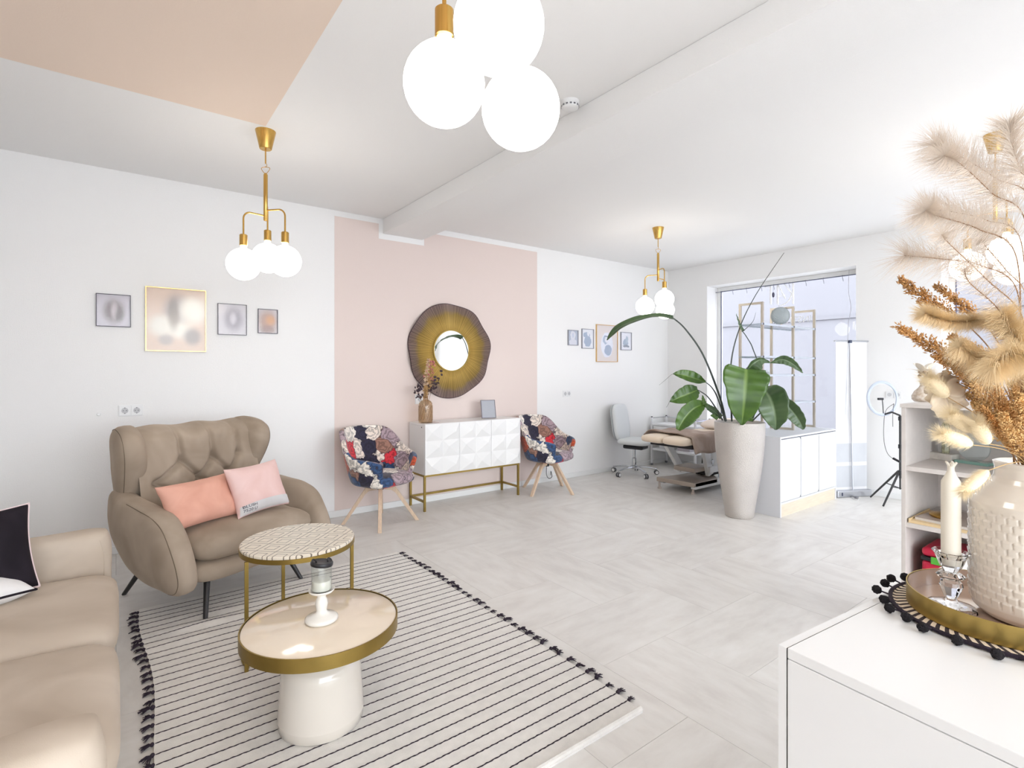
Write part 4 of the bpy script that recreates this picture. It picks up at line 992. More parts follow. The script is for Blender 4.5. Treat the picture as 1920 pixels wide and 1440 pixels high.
MB().box(bx(5.98), bx(6.08), by(3.44), by(3.54), .12, .42).build('lift_column', wsteel, bed, smooth=0, bevel=.006)
MB().box(bx(5.6), bx(5.95), by(3.55), by(3.75), .135, .20).build('motor', black_plastic, bed, smooth=0, bevel=.01)
MB().tube([(bx(5.42), by(3.60), .50), (bx(5.5), by(3.58), .40), (bx(5.46), by(3.56), .30)], .007, 6).build('cable', black_plastic, bed)
MB().lathe([(.03, 0), (.03, .012)], 16, m=frame((bx(5.49), by(3.448), .33), (1, 0, 0), (0, 0, 1), (0, -1, 0))).build('pivot_bolt', chrome, bed)
# blanket draped across
def blk(u, v):
    y = 4.02 - .80 * u; x = 4.98 + .50 * v + .03 * math.sin(u * 5)
    top = .668 + .006 * math.sin(u * 14 + v * 3)
    if y > 3.955: z = top - (y - 3.955) * .8
    elif y < 3.36: z = top - (3.36 - y) * 1.3 - .01; y = 3.36 - (3.36 - y) * .35
    else: z = top
    return (x, y - .0, z + .008 * math.sin(v * 9 + u * 6))
mb = MB(); mb.grid(lambda u, v: V(blk(u, v)) - V((5.2, 3.66, .66)), 40, 16)
bl = mb.build('blanket', velvet('brown_fleece', S(148, 128, 116), S(170, 152, 140), 6), smooth=180)
bl.location = (5.2, 3.66, .66); md = bl.modifiers.new('s', 'SOLIDIFY'); md.thickness = .012; md.offset = 1
tag(bl, 'taupe brown fleece blanket draped across the treatment couch', 'blanket')
mb = MB(); mb.pillow(srect(.34, .5, 4, 48), .12, rings=8, p=2.0, wob=.008)
hp = mb.build('head_pillow', velvet('peach_cotton', S(232, 216, 204), S(238, 224, 214), 5), smooth=180); tag(hp, 'pale peach pillow at the head of the treatment couch', 'pillow')
hp.location = (6.02, 3.64, .712); hp.rotation_euler = (0, R(-8), .1)
bt = thing('storage_tub', 'blue plastic tub on the floor behind the treatment couch legs', 'tub', (6.18, 3.66, .0))
MB().lathe([(.001, .0), (.115, .0), (.14, .30), (.145, .30), (.145, .31), (.135, .31), (.11, .01), (.001, .01)], 28, caps=False).build('tub', mat('blue_plastic', S(128, 164, 196), .4), bt, smooth=40)
MB().tube([(.14 * math.cos(a), .14 * math.sin(a), .31 + .05 * math.sin(a)) for a in [PI * i / 12 for i in range(13)]], .005, 6).build('handle', white_plastic, bt)

# ------------------------------------------------------------------ low cabinet with brass rack
CBX0, CBX1, CBY0, CBY1, CBH = 4.965, 6.19, 2.415, 2.90, .755
cab_white = mat('cabinet_white', S(222, 223, 227), .45)
cab = thing('low_cabinet', 'white three door cabinet with a light wood plinth', 'cabinet', (CBX0, CBY0, 0))
cw, cdp = CBX1 - CBX0, CBY1 - CBY0; th = .018
plinth_wood = mat('pale_ash_plinth', S(218, 206, 186), .55, var=.06, vs=6, stretch=(1, 1, 14))
for x in (0, cw - th): MB().box(x, x + th, 0, cdp, 0, CBH - th).build('side_panel', cab_white, cab, smooth=0, bevel=.001)
MB().box(0, cw, 0, cdp, CBH - th + .0005, CBH).build('top_panel', cab_white, cab, smooth=0, bevel=.001)
MB().box(th, cw - th, 0, cdp, .12, .12 + th).build('bottom_panel', cab_white, cab, smooth=0)
MB().box(th, cw - th, cdp - .01, cdp, .0, CBH - th).build('back_panel', cab_white, cab, smooth=0)
MB().box(th, cw - th, .008, .024, 0, .12).build('plinth', plinth_wood, cab, smooth=0)
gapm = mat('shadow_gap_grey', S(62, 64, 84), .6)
dwid = (cw - 2 * th) / 3
for k in range(3):
    x0, x1 = th + k * dwid + (.0025 if k == 0 else .005), th + (k + 1) * dwid - (.0025 if k == 2 else .005)
    z0, z1 = .1415, CBH - th - .008; c_ = .026
    poly = [(x0, z0), (x1, z0), (x1, z1), (x0, z1)]
    if k == 0: poly = [(x0, z0), (x1 - c_, z0), (x1, z0 + c_), (x1, z1 - c_), (x1 - c_, z1), (x0, z1)]
    if k == 1: poly = [(x0 + .001, z0), (x1 - c_, z0), (x1, z0 + c_), (x1, z1), (x0 + .001, z1)]
    MB().prism(poly, 0, .017, frame((0, .018, 0), (1, 0, 0), (0, 0, 1), (0, -1, 0))).build('door', cab_white, cab, smooth=0)
MB().box(th, cw - th, .020, .024, .13, CBH - th).build('gap_shade_sheet', gapm, cab, smooth=0)  # dark sheet behind the doors, paints the shade in their gaps
rack = thing('display_rack', 'brass framed display rack with pale glass shelves on the low cabinet', 'shelf rack', (5.05, 2.62, CBH))
brushed_gold = mat('champagne_gold', S(196, 188, 174), .38, .6)
RT_ = 2.055 - CBH
bw = .022
for x in (0, .63, 1.12):
    f_ = MB()
    f_.box(x - bw / 2, x + bw / 2, 0, bw, 0, RT_); f_.box(x - bw / 2, x + bw / 2, .25 - bw, .25, 0, RT_)
    f_.box(x - bw / 2, x + bw / 2, bw, .25 - bw, RT_ - bw, RT_); f_.box(x - bw / 2, x + bw / 2, bw, .25 - bw, 0, bw)
    fo = f_.build('upright_frame', brushed_gold, rack, smooth=0)
for z in (1.839, 1.517, 1.332, 1.04):
    sh = MB().box(-.02, 1.135, .012, .238, z - CBH - .005, z - CBH + .005).build('glass_shelf', shelf_glass, rack, smooth=0)
    for y in (.0, .238): MB().box(-.02, 1.135, y, y + .012, z - CBH - .010, z - CBH + .010).build('shelf_rail', mat('satin_silver_edge', S(206, 212, 222), .35, .4), sh, smooth=0)
p_ = V((5.62, 2.735, 1.844))
dl = thing('disc_lamp', 'small round ribbed glass disc lamp on the top rack shelf', 'lamp', p_, R(-60))
MB().lathe([(.001, -.016), (.07, -.014), (.088, -.006), (.092, .0), (.088, .006), (.07, .014), (.001, .016)], 40, m=Matrix.Translation((0, 0, .118)) @ Matrix.Rotation(R(90), 4, 'X'), caps=False).build('glass_disc', mat('smoky_ribbed_glass', S(176, 184, 186), .2, trans=.35, bump=.6, bs=70), dl, smooth=40)
MB().tube([(.01, .02, .0), (.01, .02, .13)], .006, 8).build('stem', brass, dl)
MB().lathe([(.03, .0), (.03, .01)], 20, (.01, .02, 0)).build('foot', brass, dl, smooth=40)
p_ = V((5.09, 2.70, 1.338))
sg = thing('glass_ornament', 'tiny crystal glass ornament on the rack behind the big leaf', 'ornament', p_ + V((.18, 0, 0)))
for k in range(7):
    a = 2 * PI * k / 6; MB().sphere((.018 * math.cos(a) * (k < 6), .018 * math.sin(a) * (k < 6), .018 + .02 * (k == 6)), .014, 8, 6).build('bead', thin_glass, sg)

# ------------------------------------------------------------------ planter and strelitzia
PLX, PLY, PLH = 4.725, 2.683, .895
pl = thing('planter', 'tall tapered hammered silver planter beside the low cabinet', 'planter', (PLX, PLY, 0))
ham = mat('hammered_silver', S(216, 210, 204), .36, .8, var=.06, vs=4, bump=.9, bs=170)
prof = [(.001, 0), (.118, 0), (.126, .008)] + [(.126 + .098 * math.sin(PI / 2 * (k / 14)) ** 1.15, .008 + (PLH - .02) * k / 14) for k in range(1, 15)] + [(.224, PLH), (.216, PLH + .002), (.210, PLH - .005), (.200, PLH - .07)]
MB().lathe(prof, 56, caps=False).build('pot', ham, pl, smooth=50)
MB().lathe([(.001, PLH - .06), (.203, PLH - .06)], 40, caps=False).build('soil', mat('dark_soil', S(70, 56, 46), .95, bump=.8, bs=60), pl, smooth=0)
def leaf_mat(name, c1, c2, c3):
    m = bpy.data.materials.new(name); m.use_nodes = True; nt = m.node_tree; b = nt.nodes['Principled BSDF']
    tc = nd(nt, 'ShaderNodeTexCoord'); n = nd(nt, 'ShaderNodeTexNoise'); n.inputs['Scale'].default_value = 5; n.inputs['Detail'].default_value = 3
    nt.links.new(tc.outputs['Object'], n.inputs['Vector'])
    rp = nd(nt, 'ShaderNodeValToRGB'); e = rp.color_ramp.elements; e[0].position = .3; e[0].color = c1; e[1].position = .7; e[1].color = c2
    nt.links.new(n.outputs['Fac'], rp.inputs[0])
    at_ = nd(nt, 'ShaderNodeAttribute'); at_.attribute_name = 'vein'
    mx = nd(nt, 'ShaderNodeMix', data_type='RGBA'); mx.inputs[7].default_value = c3
    nt.links.new(at_.outputs['Fac'], mx.inputs[0]); nt.links.new(rp.outputs[0], mx.inputs[6]); nt.links.new(mx.outputs[2], b.inputs['Base Color'])
    b.inputs['Roughness'].default_value = .32; b.inputs['Specular IOR Level'].default_value = .5
    b.inputs['Subsurface Weight'].default_value = 0.0
    return m
leafA = leaf_mat('strelitzia_leaf', S(42, 74, 16), S(70, 104, 24), S(112, 138, 66))
leafB = leaf_mat('strelitzia_leaf_dark', S(46, 70, 40), S(76, 100, 58), S(116, 136, 98))
stem_m = mat('strelitzia_stem', S(58, 66, 60), .45, var=.2, vs=10)
PD = depth((PLX, PLY, 0))
plant = thing('strelitzia_plant', 'strelitzia plant with broad green leaves in the silver planter', 'plant', (PLX, PLY, PLH - .06))
P0 = V((PLX, PLY, PLH - .06))
def leaf(pts, wid, tw, fold, material, deps, name='leaf', curl=0.0, rag=.02, n=22, wside=(1, 1), seed=0):
    """pts: midrib pixels; wid: half widths (px) ; tw: blade angle about the midrib; deps: depth offsets"""
    P = [at(x, y, PD + d) - P0 for (x, y), d in zip(pts, deps)]
    path = spline(P, n // max(1, len(P) - 1) + 1); L = len(path)
    ws = spline([V((w_, 0, 0)) for w_ in wid], 12); nv = 8
    vs = []; vein = []; fs = []
    for i, p in enumerate(path):
        t = i / (L - 1)
        T = (path[min(i + 1, L - 1)] - path[max(i - 1, 0)]).normalized()
        n2 = T.cross(FW).normalized(); n3 = T.cross(n2).normalized()
        w_ = ws[int(t * (len(ws) - 1))].x * PD / F
        for j in range(-nv, nv + 1):
            s_ = j / nv; a = R(tw) + (R(fold) if s_ > 0 else -R(fold))
            k = w_ * abs(s_) * (wside[1] if s_ > 0 else wside[0])
            k *= 1 + rag * math.sin(t * 23 + seed + s_ * 2) * (abs(s_) > .9)
            sg_ = 1 if s_ > 0 else -1
            off_ = n2 * (sg_ * k * math.cos(a)) + n3 * (sg_ * k * math.sin(a))
            off_ += n3 * (curl * w_ * s_ * s_) + n3 * (.006 * math.sin(t * 40 + seed) * abs(s_))
            vs.append(p + off_); vein.append(max(0, 1 - abs(s_) * 9) * .9 + .07 * (1 if (i % 2 == 0) else 0) * (abs(s_) > .1))
    st = 2 * nv + 1
    for i in range(L - 1):
        for j in range(2 * nv): fs.append((i * st + j, i * st + j + 1, (i + 1) * st + j + 1, (i + 1) * st + j))
    mb = MB(); mb.add(vs, fs); o = mb.build(name, material, plant, smooth=180)
    at_ = o.data.attributes.new('vein', 'FLOAT', 'POINT'); at_.data.foreach_set('value', vein)
    md = o.modifiers.new('s', 'SOLIDIFY'); md.thickness = .0012
    return o
def stalk(pts, deps, r0, r1, name='stem'):
    P = [at(x, y, PD + d) - P0 for (x, y), d in zip(pts, deps)]; P = spline(P, 8); L = len(P)
    MB().tube(P, [r0 + (r1 - r0) * i / (L - 1) for i in range(L)], 7).build(name, stem_m, plant)
leaf([(1399, 692), (1398, 715), (1395, 755), (1391, 797)], [34, 43, 36, 25, 2], 6, 14, leafA, (-.20, -.24, -.26, -.22), wside=(1.05, .92), seed=1)
leaf([(1430, 728), (1444, 748), (1453, 778), (1455, 806)], [8, 30, 29, 20, 2], 16, 20, leafB, (.0, -.10, -.14, -.12), wside=(1.0, .95), seed=2)
leaf([(1458, 742), (1480, 765), (1496, 785), (1507, 805)], [6, 15, 16, 12, 2], 20, 30, leafB, (.05, .02, .0, .0), seed=3)
leaf([(1446, 680), (1466, 674), (1486, 682), (1505, 699)], [1, 8, 9, 6, 1], 10, 25, leafB, (.0, -.02, -.03, -.03), seed=4)
leaf([(1400, 695), (1412, 681), (1428, 674), (1446, 680)], [3, 15, 12, 5, 1], 15, 30, leafB, (.0, -.04, -.02, .0), seed=5, wside=(1.4, .6))
leaf([(1263, 597), (1232, 592), (1195, 599), (1160, 615), (1138, 638)], [8, 7, 6, 8, 8, 7, 1], 50, 16, leafB, (-.05, -.10, -.15, -.2, -.2), seed=6)
leaf([(1323, 716), (1300, 709), (1278, 703), (1262, 701)], [1.5, 11, 12, 8, 1], 24, 18, leafA, (0, -.02, -.04, -.04), seed=7)
leaf([(1308, 731), (1292, 738), (1272, 746), (1256, 753)], [7, 16, 16, 10, 1], 10, 14, leafA, (-.02, -.05, -.07, -.07), seed=8)
leaf([(1321, 757), (1301, 766), (1283, 785), (1271, 806)], [4, 15, 18, 15, 4], 8, 20, leafA, (-.04, -.08, -.11, -.12), seed=9)
leaf([(1352, 783), (1338, 771), (1328, 764), (1322, 757)], [5, 7, 6, 3], 10, 25, leafB, (-.05, -.05, -.05, -.05), name='leaf', seed=10)
leaf([(1322, 764), (1319, 755), (1317, 741)], [4, 5, 1], 10, 20, leafA, (-.05, -.05, -.05), seed=11)
leaf([(1345, 786), (1338, 780), (1332, 779)], [3, 4, 1], 10, 20, leafA, (-.1, -.1, -.1), seed=12)
leaf([(1392, 622), (1386, 610), (1380, 588)], [5, 4, .5], 30, 30, leafB, (.05, .05, .05), seed=13)
leaf([(1412, 786), (1400, 780), (1385, 776)], [5, 9, 4], 10, 10, leafA, (-.05, -.05, -.05), seed=14)
stalk([(1361, 790), (1348, 740), (1318, 665), (1285, 617), (1263, 597)], (-.05, -.04, -.04, -.04, -.05), .011, .006)
stalk([(1372, 790), (1370, 690), (1385, 620), (1417, 553), (1470, 474)], (.05, .06, .06, .06, .06), .009, .002)
stalk([(1359, 788), (1345, 745), (1334, 726), (1322, 716)], (-.05, -.03, -.01, 0), .008, .004)
stalk([(1355, 788), (1340, 762), (1325, 742), (1306, 730)], (-.06, -.05, -.03, -.02), .008, .004)
stalk([(1385, 790), (1396, 740), (1404, 700), (1400, 690)], (-.02, -.10, -.18, -.20), .010, .007)
stalk([(1408, 790), (1420, 765), (1430, 745), (1431, 728)], (0, .0, .0, .0), .008, .005)
stalk([(1410, 790), (1435, 765), (1450, 750), (1459, 742)], (.05, .05, .05, .05), .007, .004)
stalk([(1392, 790), (1400, 730), (1402, 705), (1400, 694)], (.02, .02, .01, 0), .007, .005)
stalk([(1400, 790), (1422, 700), (1412, 655), (1400, 632), (1392, 621)], (.06, .06, .06, .06, .05), .006, .004)
stalk([(1392, 621), (1400, 615), (1412, 602), (1417, 586)], (.05, .05, .05, .05), .004, .001)
stalk([(1278, 703), (1262, 701), (1248, 712), (1236, 722)], (-.04, -.04, -.04, -.04), .002, .0008, 'leaf_tip')
stalk([(1262, 751), (1256, 753), (1252, 760), (1249, 764)], (-.07, -.07, -.07, -.07), .002, .0008, 'leaf_tip')

# ------------------------------------------------------------------ roll-up banner, ring light
A_, B_ = V((6.275, 2.462, 0)), V((6.645, 2.275, 0)); bd = (B_ - A_).normalized(); bn = V((bd.y, -bd.x, 0)); bl_ = (B_ - A_).length
ban = thing('rollup_banner', 'white roll-up banner seen from behind with a grey pole and base', 'banner', (A_ + B_) / 2, math.atan2(bd.y, bd.x))
hb = bl_ / 2
def banner_mat():
    m = bpy.data.materials.new('banner_back'); m.use_nodes = True; nt = m.node_tree; b = nt.nodes['Principled BSDF']
    tc = nd(nt, 'ShaderNodeTexCoord'); sx = nd(nt, 'ShaderNodeSeparateXYZ'); nt.links.new(tc.outputs['Object'], sx.inputs[0])
    rp = nd(nt, 'ShaderNodeValToRGB'); rp.color_ramp.interpolation = 'CONSTANT'; e = rp.color_ramp.elements
    mr = nd(nt, 'ShaderNodeMapRange'); mr.inputs[1].default_value = 0; mr.inputs[2].default_value = 1.75; nt.links.new(sx.outputs[2], mr.inputs[0]); nt.links.new(mr.outputs[0], rp.inputs[0])
    Wt, Gy = S(222, 221, 223), S(198, 200, 205)
    e[0].position = 0; e[0].color = Wt; e[1].position = .10 / 1.75; e[1].color = Gy
    for pz_, c in ((.33, Wt), (.37, Gy), (.575, Wt)): k = e.new(pz_ / 1.75); k.color = c
    n = nd(nt, 'ShaderNodeTexNoise'); n.inputs['Scale'].default_value = 4; n.inputs['Detail'].default_value = 4; nt.links.new(tc.outputs['Object'], n.inputs['Vector'])
    r2 = nd(nt, 'ShaderNodeMapRange'); r2.inputs[1].default_value = .5; r2.inputs[2].default_value = .75; r2.inputs[3].default_value = 1; r2.inputs[4].default_value = .93; nt.links.new(n.outputs['Fac'], r2.inputs[0])
    sc = nd(nt, 'ShaderNodeVectorMath', operation='SCALE'); nt.links.new(rp.outputs[0], sc.inputs[0]); nt.links.new(r2.outputs[0], sc.inputs['Scale'])
    nt.links.new(sc.outputs[0], b.inputs['Base Color']); b.inputs['Roughness'].default_value = .6
    return m
MB().box(-hb + .01, hb - .012, -.0006, .0006, .07, 1.70).build('sheet', banner_mat(), ban, smooth=0)
MB().tube([(-hb - .01, 0, 1.705), (hb + .005, 0, 1.705)], .009, 10).build('top_bar', alu, ban)
MB().box(-hb - .01, hb + .01, -.05, .05, .0, .075).build('base', alu, ban, smooth=0, bevel=.012, seg=3)
MB().tube([(-.01, -.03, .07), (-.028, -.012, 1.69)], .007, 8).build('pole', alu, ban)
MB().tube([(-.04, -.012, 1.69), (-.075, .0, .9)], .0018, 6).build('tension_cord', alu, ban)
MB().box(-.045, -.010, -.022, .012, 1.683, 1.716).build('clip', mat('blue_black_clip', S(52, 60, 84), .4), ban, smooth=0, bevel=.004)
MB().box(-hb + .04, -hb + .055, -.052, -.049, .02, .055).build('latch', mat('blue_black_clip', S(52, 60, 84), .4), ban, smooth=0)
rl = thing('ring_light', 'white ring light with phone clamp on a black tripod', 'ring light', (6.28, 1.865, 0))
rc = onx(1655, 747, 6.2) - V((6.28, 1.865, 0)); rn = (-FW * .93 + RT * .20 + UP * .05).normalized()
ru = rn.cross(UP).normalized(); rv = ru.cross(rn)
mb = MB(); ring = [rc + ru * (.178 * math.cos(a)) + rv * (.165 * math.sin(a)) for a in [2 * PI * i / 60 for i in range(61)]]
mb.tube(ring, .015, 10, flat=.7); mb.build('ring', mat('frosted_ring', S(190, 198, 212), .35), rl)
ring2 = [rc - rn * .008 + ru * (.163 * math.cos(a)) + rv * (.150 * math.sin(a)) for a in [2 * PI * i / 60 for i in range(61)]]
MB().tube(ring2, .004, 6).build('ring_inner_rim', white_plastic, rl)
mount = rc + ru * -.0 + rv * -.165
pole_t = V((0, 0, .93))
MB().tube([(0, 0, .30), (0, 0, .93)], .010, 10).build('pole', black_metal, rl)
MB().tube([pole_t, pole_t * .5 + mount * .5 + UP * .03, mount], .009, 8).build('ring_neck', black_metal, rl)
for z in (.62, .36, .90): MB().lathe([(.017, -.02), (.017, .02)], 14, (0, 0, z)).build('collar', black_plastic, rl)
for tip in (V((6.55, 2.215, 0)), V((6.195, 1.985, 0)), V((6.22, 1.60, 0))):
    d = tip - V((6.28, 1.865, 0))
    MB().tube([V((0, 0, .37)) + d * .05, d + UP * .008], [.011, .009], 8).build('leg', black_metal, rl)
    MB().tube([V((0, 0, .20)), d * .45 + UP * .21], .005, 6).build('brace', black_metal, rl)
MB().tube([(0, 0, .19), (0, 0, .33)], .008, 8).build('centre_post', black_metal, rl)
clampc = onx(1651, 748, 6.2) - V((6.28, 1.865, 0))
MB().bar(clampc - ru * -.03, clampc + ru * -.03, .022, .022).build('phone_clamp', black_plastic, rl, smooth=0, bevel=.004)
MB().tube(spline([clampc, clampc * .6 + mount * .4 + rv * .05 + ru * -.01, mount], 8), .004, 6).build('gooseneck', black_plastic, rl)
wire = [onx(x, y, 6.2) - V((6.28, 1.865, 0)) for x, y in ((1676, 757), (1661, 770), (1657, 800), (1658, 830), (1664, 850), (1674, 860))]
MB().tube(spline(wire, 8), .0022, 6).build('cable', black_plastic, rl)
wire = [onx(x, y, 6.2) - V((6.28, 1.865, 0)) for x, y in ((1676, 757), (1674, 775), (1674, 800))]
MB().tube(spline(wire, 8), .0022, 6).build('cable', black_plastic, rl)
MB().bar(onx(1674, 859, 6.2) - V((6.28, 1.865, 0)), onx(1687, 866, 6.2) - V((6.28, 1.865, 0)), .02, .02).build('remote', black_plastic, rl, smooth=0, bevel=.004)
# floor odds and ends
p_ = onz(1609, 931)
fc = thing('floor_cable', 'short white cable with dark plug lying before the banner', 'cable', (p_.x - .1, p_.y - .02, 0))
MB().tube(spline([(.10 * math.cos(a) * 1.0, .05 * math.sin(a * 1.3), .004) for a in [i * .6 for i in range(12)]], 4), .0035, 6).build('cord', white_plastic, fc)
MB().box(-.03, .03, -.012, .012, .0, .018).build('plug', grey_plastic, fc, smooth=0, bevel=.004)
# ceiling hook remnants on wall: small double socket behind the ring light
t_ = thing('wall_socket', 'white double wall socket seen through the ring light', 'socket', onx(1668, 740, XB))
for k in (0, 1):
    MB().box(-.008, 0, -.035 - k * .075, .035 - k * .075, -.035, .035).build('insert', white_plastic, t_, smooth=0, bevel=.002)
    MB().lathe([(.02, 0), (.02, .0008)], 20, m=frame((-.0085, -k * .075, 0), (0, 1, 0), (0, 0, 1), (-1, 0, 0))).build('well', MATS['socket_shade'], t_, smooth=0)

# ------------------------------------------------------------------ window details
rail = thing('curtain_wire', 'thin dark curtain wire stretched under the window head', 'curtain wire', (6.90, 3.35, 2.505))
MB().tube([(0, -.93, 0), (0, .93, 0)], .004, 6).build('wire', frame_grey, rail)
for k, x in enumerate((1352, 1374, 1400, 1428, 1451, 1480, 1511, 1544, 1580)):
    y = onx(x, 530, 6.90).y
    hk = MB().tube([(0, 0, .012), (0, .006, .004), (0, .004, -.012), (0, -.006, -.05), (0, -.004, -.062)], .0032, 6).build('curtain_hook', mat('hook_grey', S(150, 150, 160), .4), smooth=60)
    hk.location = (6.90, y, 2.505)
    nth = ('first', 'second', 'third', 'fourth', 'fifth', 'sixth', 'seventh', 'eighth', 'ninth')[k]
    tag(hk, 'empty grey curtain hook on the window wire, %s from the left' % nth, 'hook', 'curtain hooks')
p_ = onx(1450, 545, 6.88)
dec = thing('hanging_ornament', 'dark teardrop ornament on a string in the window', 'ornament', p_)
zt = 2.505 - p_.z
MB().tube([(0, 0, zt), (0, 0, -.02)], .0015, 5).build('string', grey_plastic, dec)
MB().sphere((0, 0, -.055), .016, 12, 10, (1, 1, 2.2)).build('teardrop', mat('dark_glass_drop', S(70, 66, 88), .15), dec)
MB().tube([(0, 0, -.09), (0, 0, -.15)], .0015, 5).build('string', grey_plastic, dec)
for k, (a, b) in enumerate(((-.012, -.165), (.012, -.175), (0, -.19))): MB().sphere((0, a, b), .009, 8, 6).build('bead', thin_glass, dec)
p_ = onx(1592, 506, 6.89)
tag(MB().tube(spline([(0, 0, .0), (0, .005, -.25), (0, -.02, -.45), (0, .01, -.65), (0, .012, -.95)], 8), .0022, 6).build('loose_cord', mat('cord_white', S(190, 190, 196), .6)), 'thin pale cord hanging at the right side of the window', 'cord').location = p_
# mirrored shop lettering on the pane
let = mat('white_vinyl_letters', S(252, 252, 252), .5, emit=None)
GX = XB + REV + .0185
sgn = thing('window_lettering', 'white shop lettering on the window pane, seen mirrored from inside', 'lettering', (GX, 3.3, 2.2))
def gp(x, y):
    q = onx(x, y, GX); return V((0, q.y - 3.3, q.z - 2.2))
def stroke(pts, w_):
    MB().tube([gp(*p) for p in pts], w_, 4, flat=1.0).build('letter_stroke', let, sgn, smooth=0)
cv = lambda pts: [(p.x, p.y) for p in spline([V((a, b, 0)) for a, b in pts], 6)]
stroke([(1445, 535), (1445, 571)], .012); stroke([(1434, 538), (1455, 534)], .008)
stroke([(1458, 533), (1458, 571)], .012); stroke([(1459, 534), (1472, 560)], .008); stroke([(1458, 556), (1471, 554)], .006)
stroke([(1487, 531), (1487, 570)], .012); stroke([(1471, 533), (1485, 551)], .008); stroke(cv([(1485, 549), (1481, 560), (1473, 569), (1460, 574)]), .008)
text_mesh('letters', 'INSTITUT', .115, let, sgn, frame(gp(1522, 603), (0, 1, 0), (0, 0, 1), (-1, 0, 0)))
# ------------------------------------------------------------------ open shelf unit
greige = mat('greige_melamine', S(212, 204, 198), .55, var=.03, vs=30)
greige_edge = mat('greige_edge', S(206, 192, 178), .5)
UX, UY, UD, UWD, UHT = 3.08, .91, .52, .82, 1.2175
un = thing('shelf_unit', 'greige open shelf unit behind the white vase', 'shelf unit', (UX, UY, 0))
tb = .018
for y in (-tb, -UWD): MB().box(0, UD, y, y + tb, 0, UHT - tb).build('side_panel', greige, un, smooth=0, bevel=.0012)
MB().box(-.006, UD, -UWD - .004, .004, UHT - tb + .0005, UHT).build('top_panel', greige, un, smooth=0, bevel=.0012)
MB().box(UD - .008, UD, -UWD + tb, -tb, .05, UHT - tb).build('back_panel', greige, un, smooth=0)
SHZ = (.914, .638, .352, .07)
for z in SHZ: MB().box(.004, UD - .008, -UWD + tb, -tb, z - .022, z).build('shelf', greige, un, smooth=0, bevel=.0012)
MB().box(.02, .036, -UWD + tb, -tb, 0, .048).build('plinth', greige, un, smooth=0)
# flower vase on top
p_ = onz(1734, 753, UHT)
fv = thing('bulb_vase', 'small patterned glass bulb vase on the shelf unit', 'vase', (p_.x, p_.y, UHT))
fgl = mat('speckled_beige_glass', S(206, 186, 164), .25, var=.35, vs=70, col2=S(236, 226, 214))
MB().lathe([(.001, 0), (.045, 0), (.056, .012), (.057, .030), (.045, .055), (.026, .075), (.020, .088), (.022, .100), (.027, .108), (.022, .109), (.016, .09), (.001, .085)], 32, caps=False).build('body', fgl, fv, smooth=60)
petal_w = mat('white_petal', S(238, 230, 218), .7, var=.06, vs=20)
fl_ = thing('magnolia_stem', 'white magnolia flower in the small bulb vase', 'flower', (p_.x, p_.y, UHT + .05))
MB().tube([(0, 0, 0), (0, 0, .07), (.005, .004, .10)], .003, 6).build('stem', mat('brown_twig', S(104, 78, 62), .8), fl_)
for k in range(8):
    a = 2 * PI * k / 8 + .3; up_ = .35 if k % 2 else .75
    d = (RT * math.cos(a) + FW * math.sin(a)); e_ = (d * (1 - up_ * .5) + UP * up_).normalized(); sd_ = e_.cross(UP).normalized()
    mb = MB(); mb.grid(lambda u, v: V((.005, .004, .10)) + e_ * (.085 * v) + sd_ * ((u - .5) * .042 * math.sin(PI * (v * .85 + .08))) + UP * (.02 * v * (1 - v) - .012 * v * v), 6, 8)
    o = mb.build('petal', petal_w, fl_, smooth=180); o.modifiers.new('s', 'SOLIDIFY').thickness = .0015
for k in range(9):
    a = 2 * PI * k / 9; MB().sphere((.005 + .02 * math.cos(a), .004 + .02 * math.sin(a), .085 + .01 * (k % 3)), .009, 8, 6).build('bud', mat('mauve_brown_bud', S(134, 104, 92), .8), fl_)
# crystal tower on stone
p_ = onx(1769, 856, UX + .38)
st = thing('crystal_tower', 'small green grey crystal tower on a pale stone block', 'ornament', (p_.x, p_.y, SHZ[0]), R(-20))
MB().box(-.03, .03, -.058, .058, 0, .035).build('stone_block', mat('pale_stone', S(206, 200, 190), .7, var=.12, vs=30), st, smooth=0, bevel=.003)
MB().lathe([(.016, .035), (.018, .05), (.017, .12), (.012, .135), (.010, .15), (.017, .165), (.018, .18), (.010, .195), (.001, .20)], 7, (0, -.01, 0), caps=False).build('crystal', mat('moss_crystal', S(150, 148, 122), .2, var=.5, vs=40), st, smooth=0)
# glass award disc
p_ = onx(1826, 862, UX + .34)
ga = thing('glass_award', 'round clear glass award on a green glass base', 'glass award', (p_.x, p_.y, SHZ[0]), R(-15))
MB().box(-.03, .03, -.07, .07, 0, .014).build('base', mat('green_edge_glass', S(160, 204, 190), .08, trans=.4), ga, smooth=0, bevel=.002)
MB().lathe([(.001, -.006), (.068, -.006), (.068, .006), (.001, .006)], 48, m=frame((0, 0, .082), (0, 1, 0), (0, 0, 1), (1, 0, 0)), caps=False).build('disc', shelf_glass, ga, smooth=30)
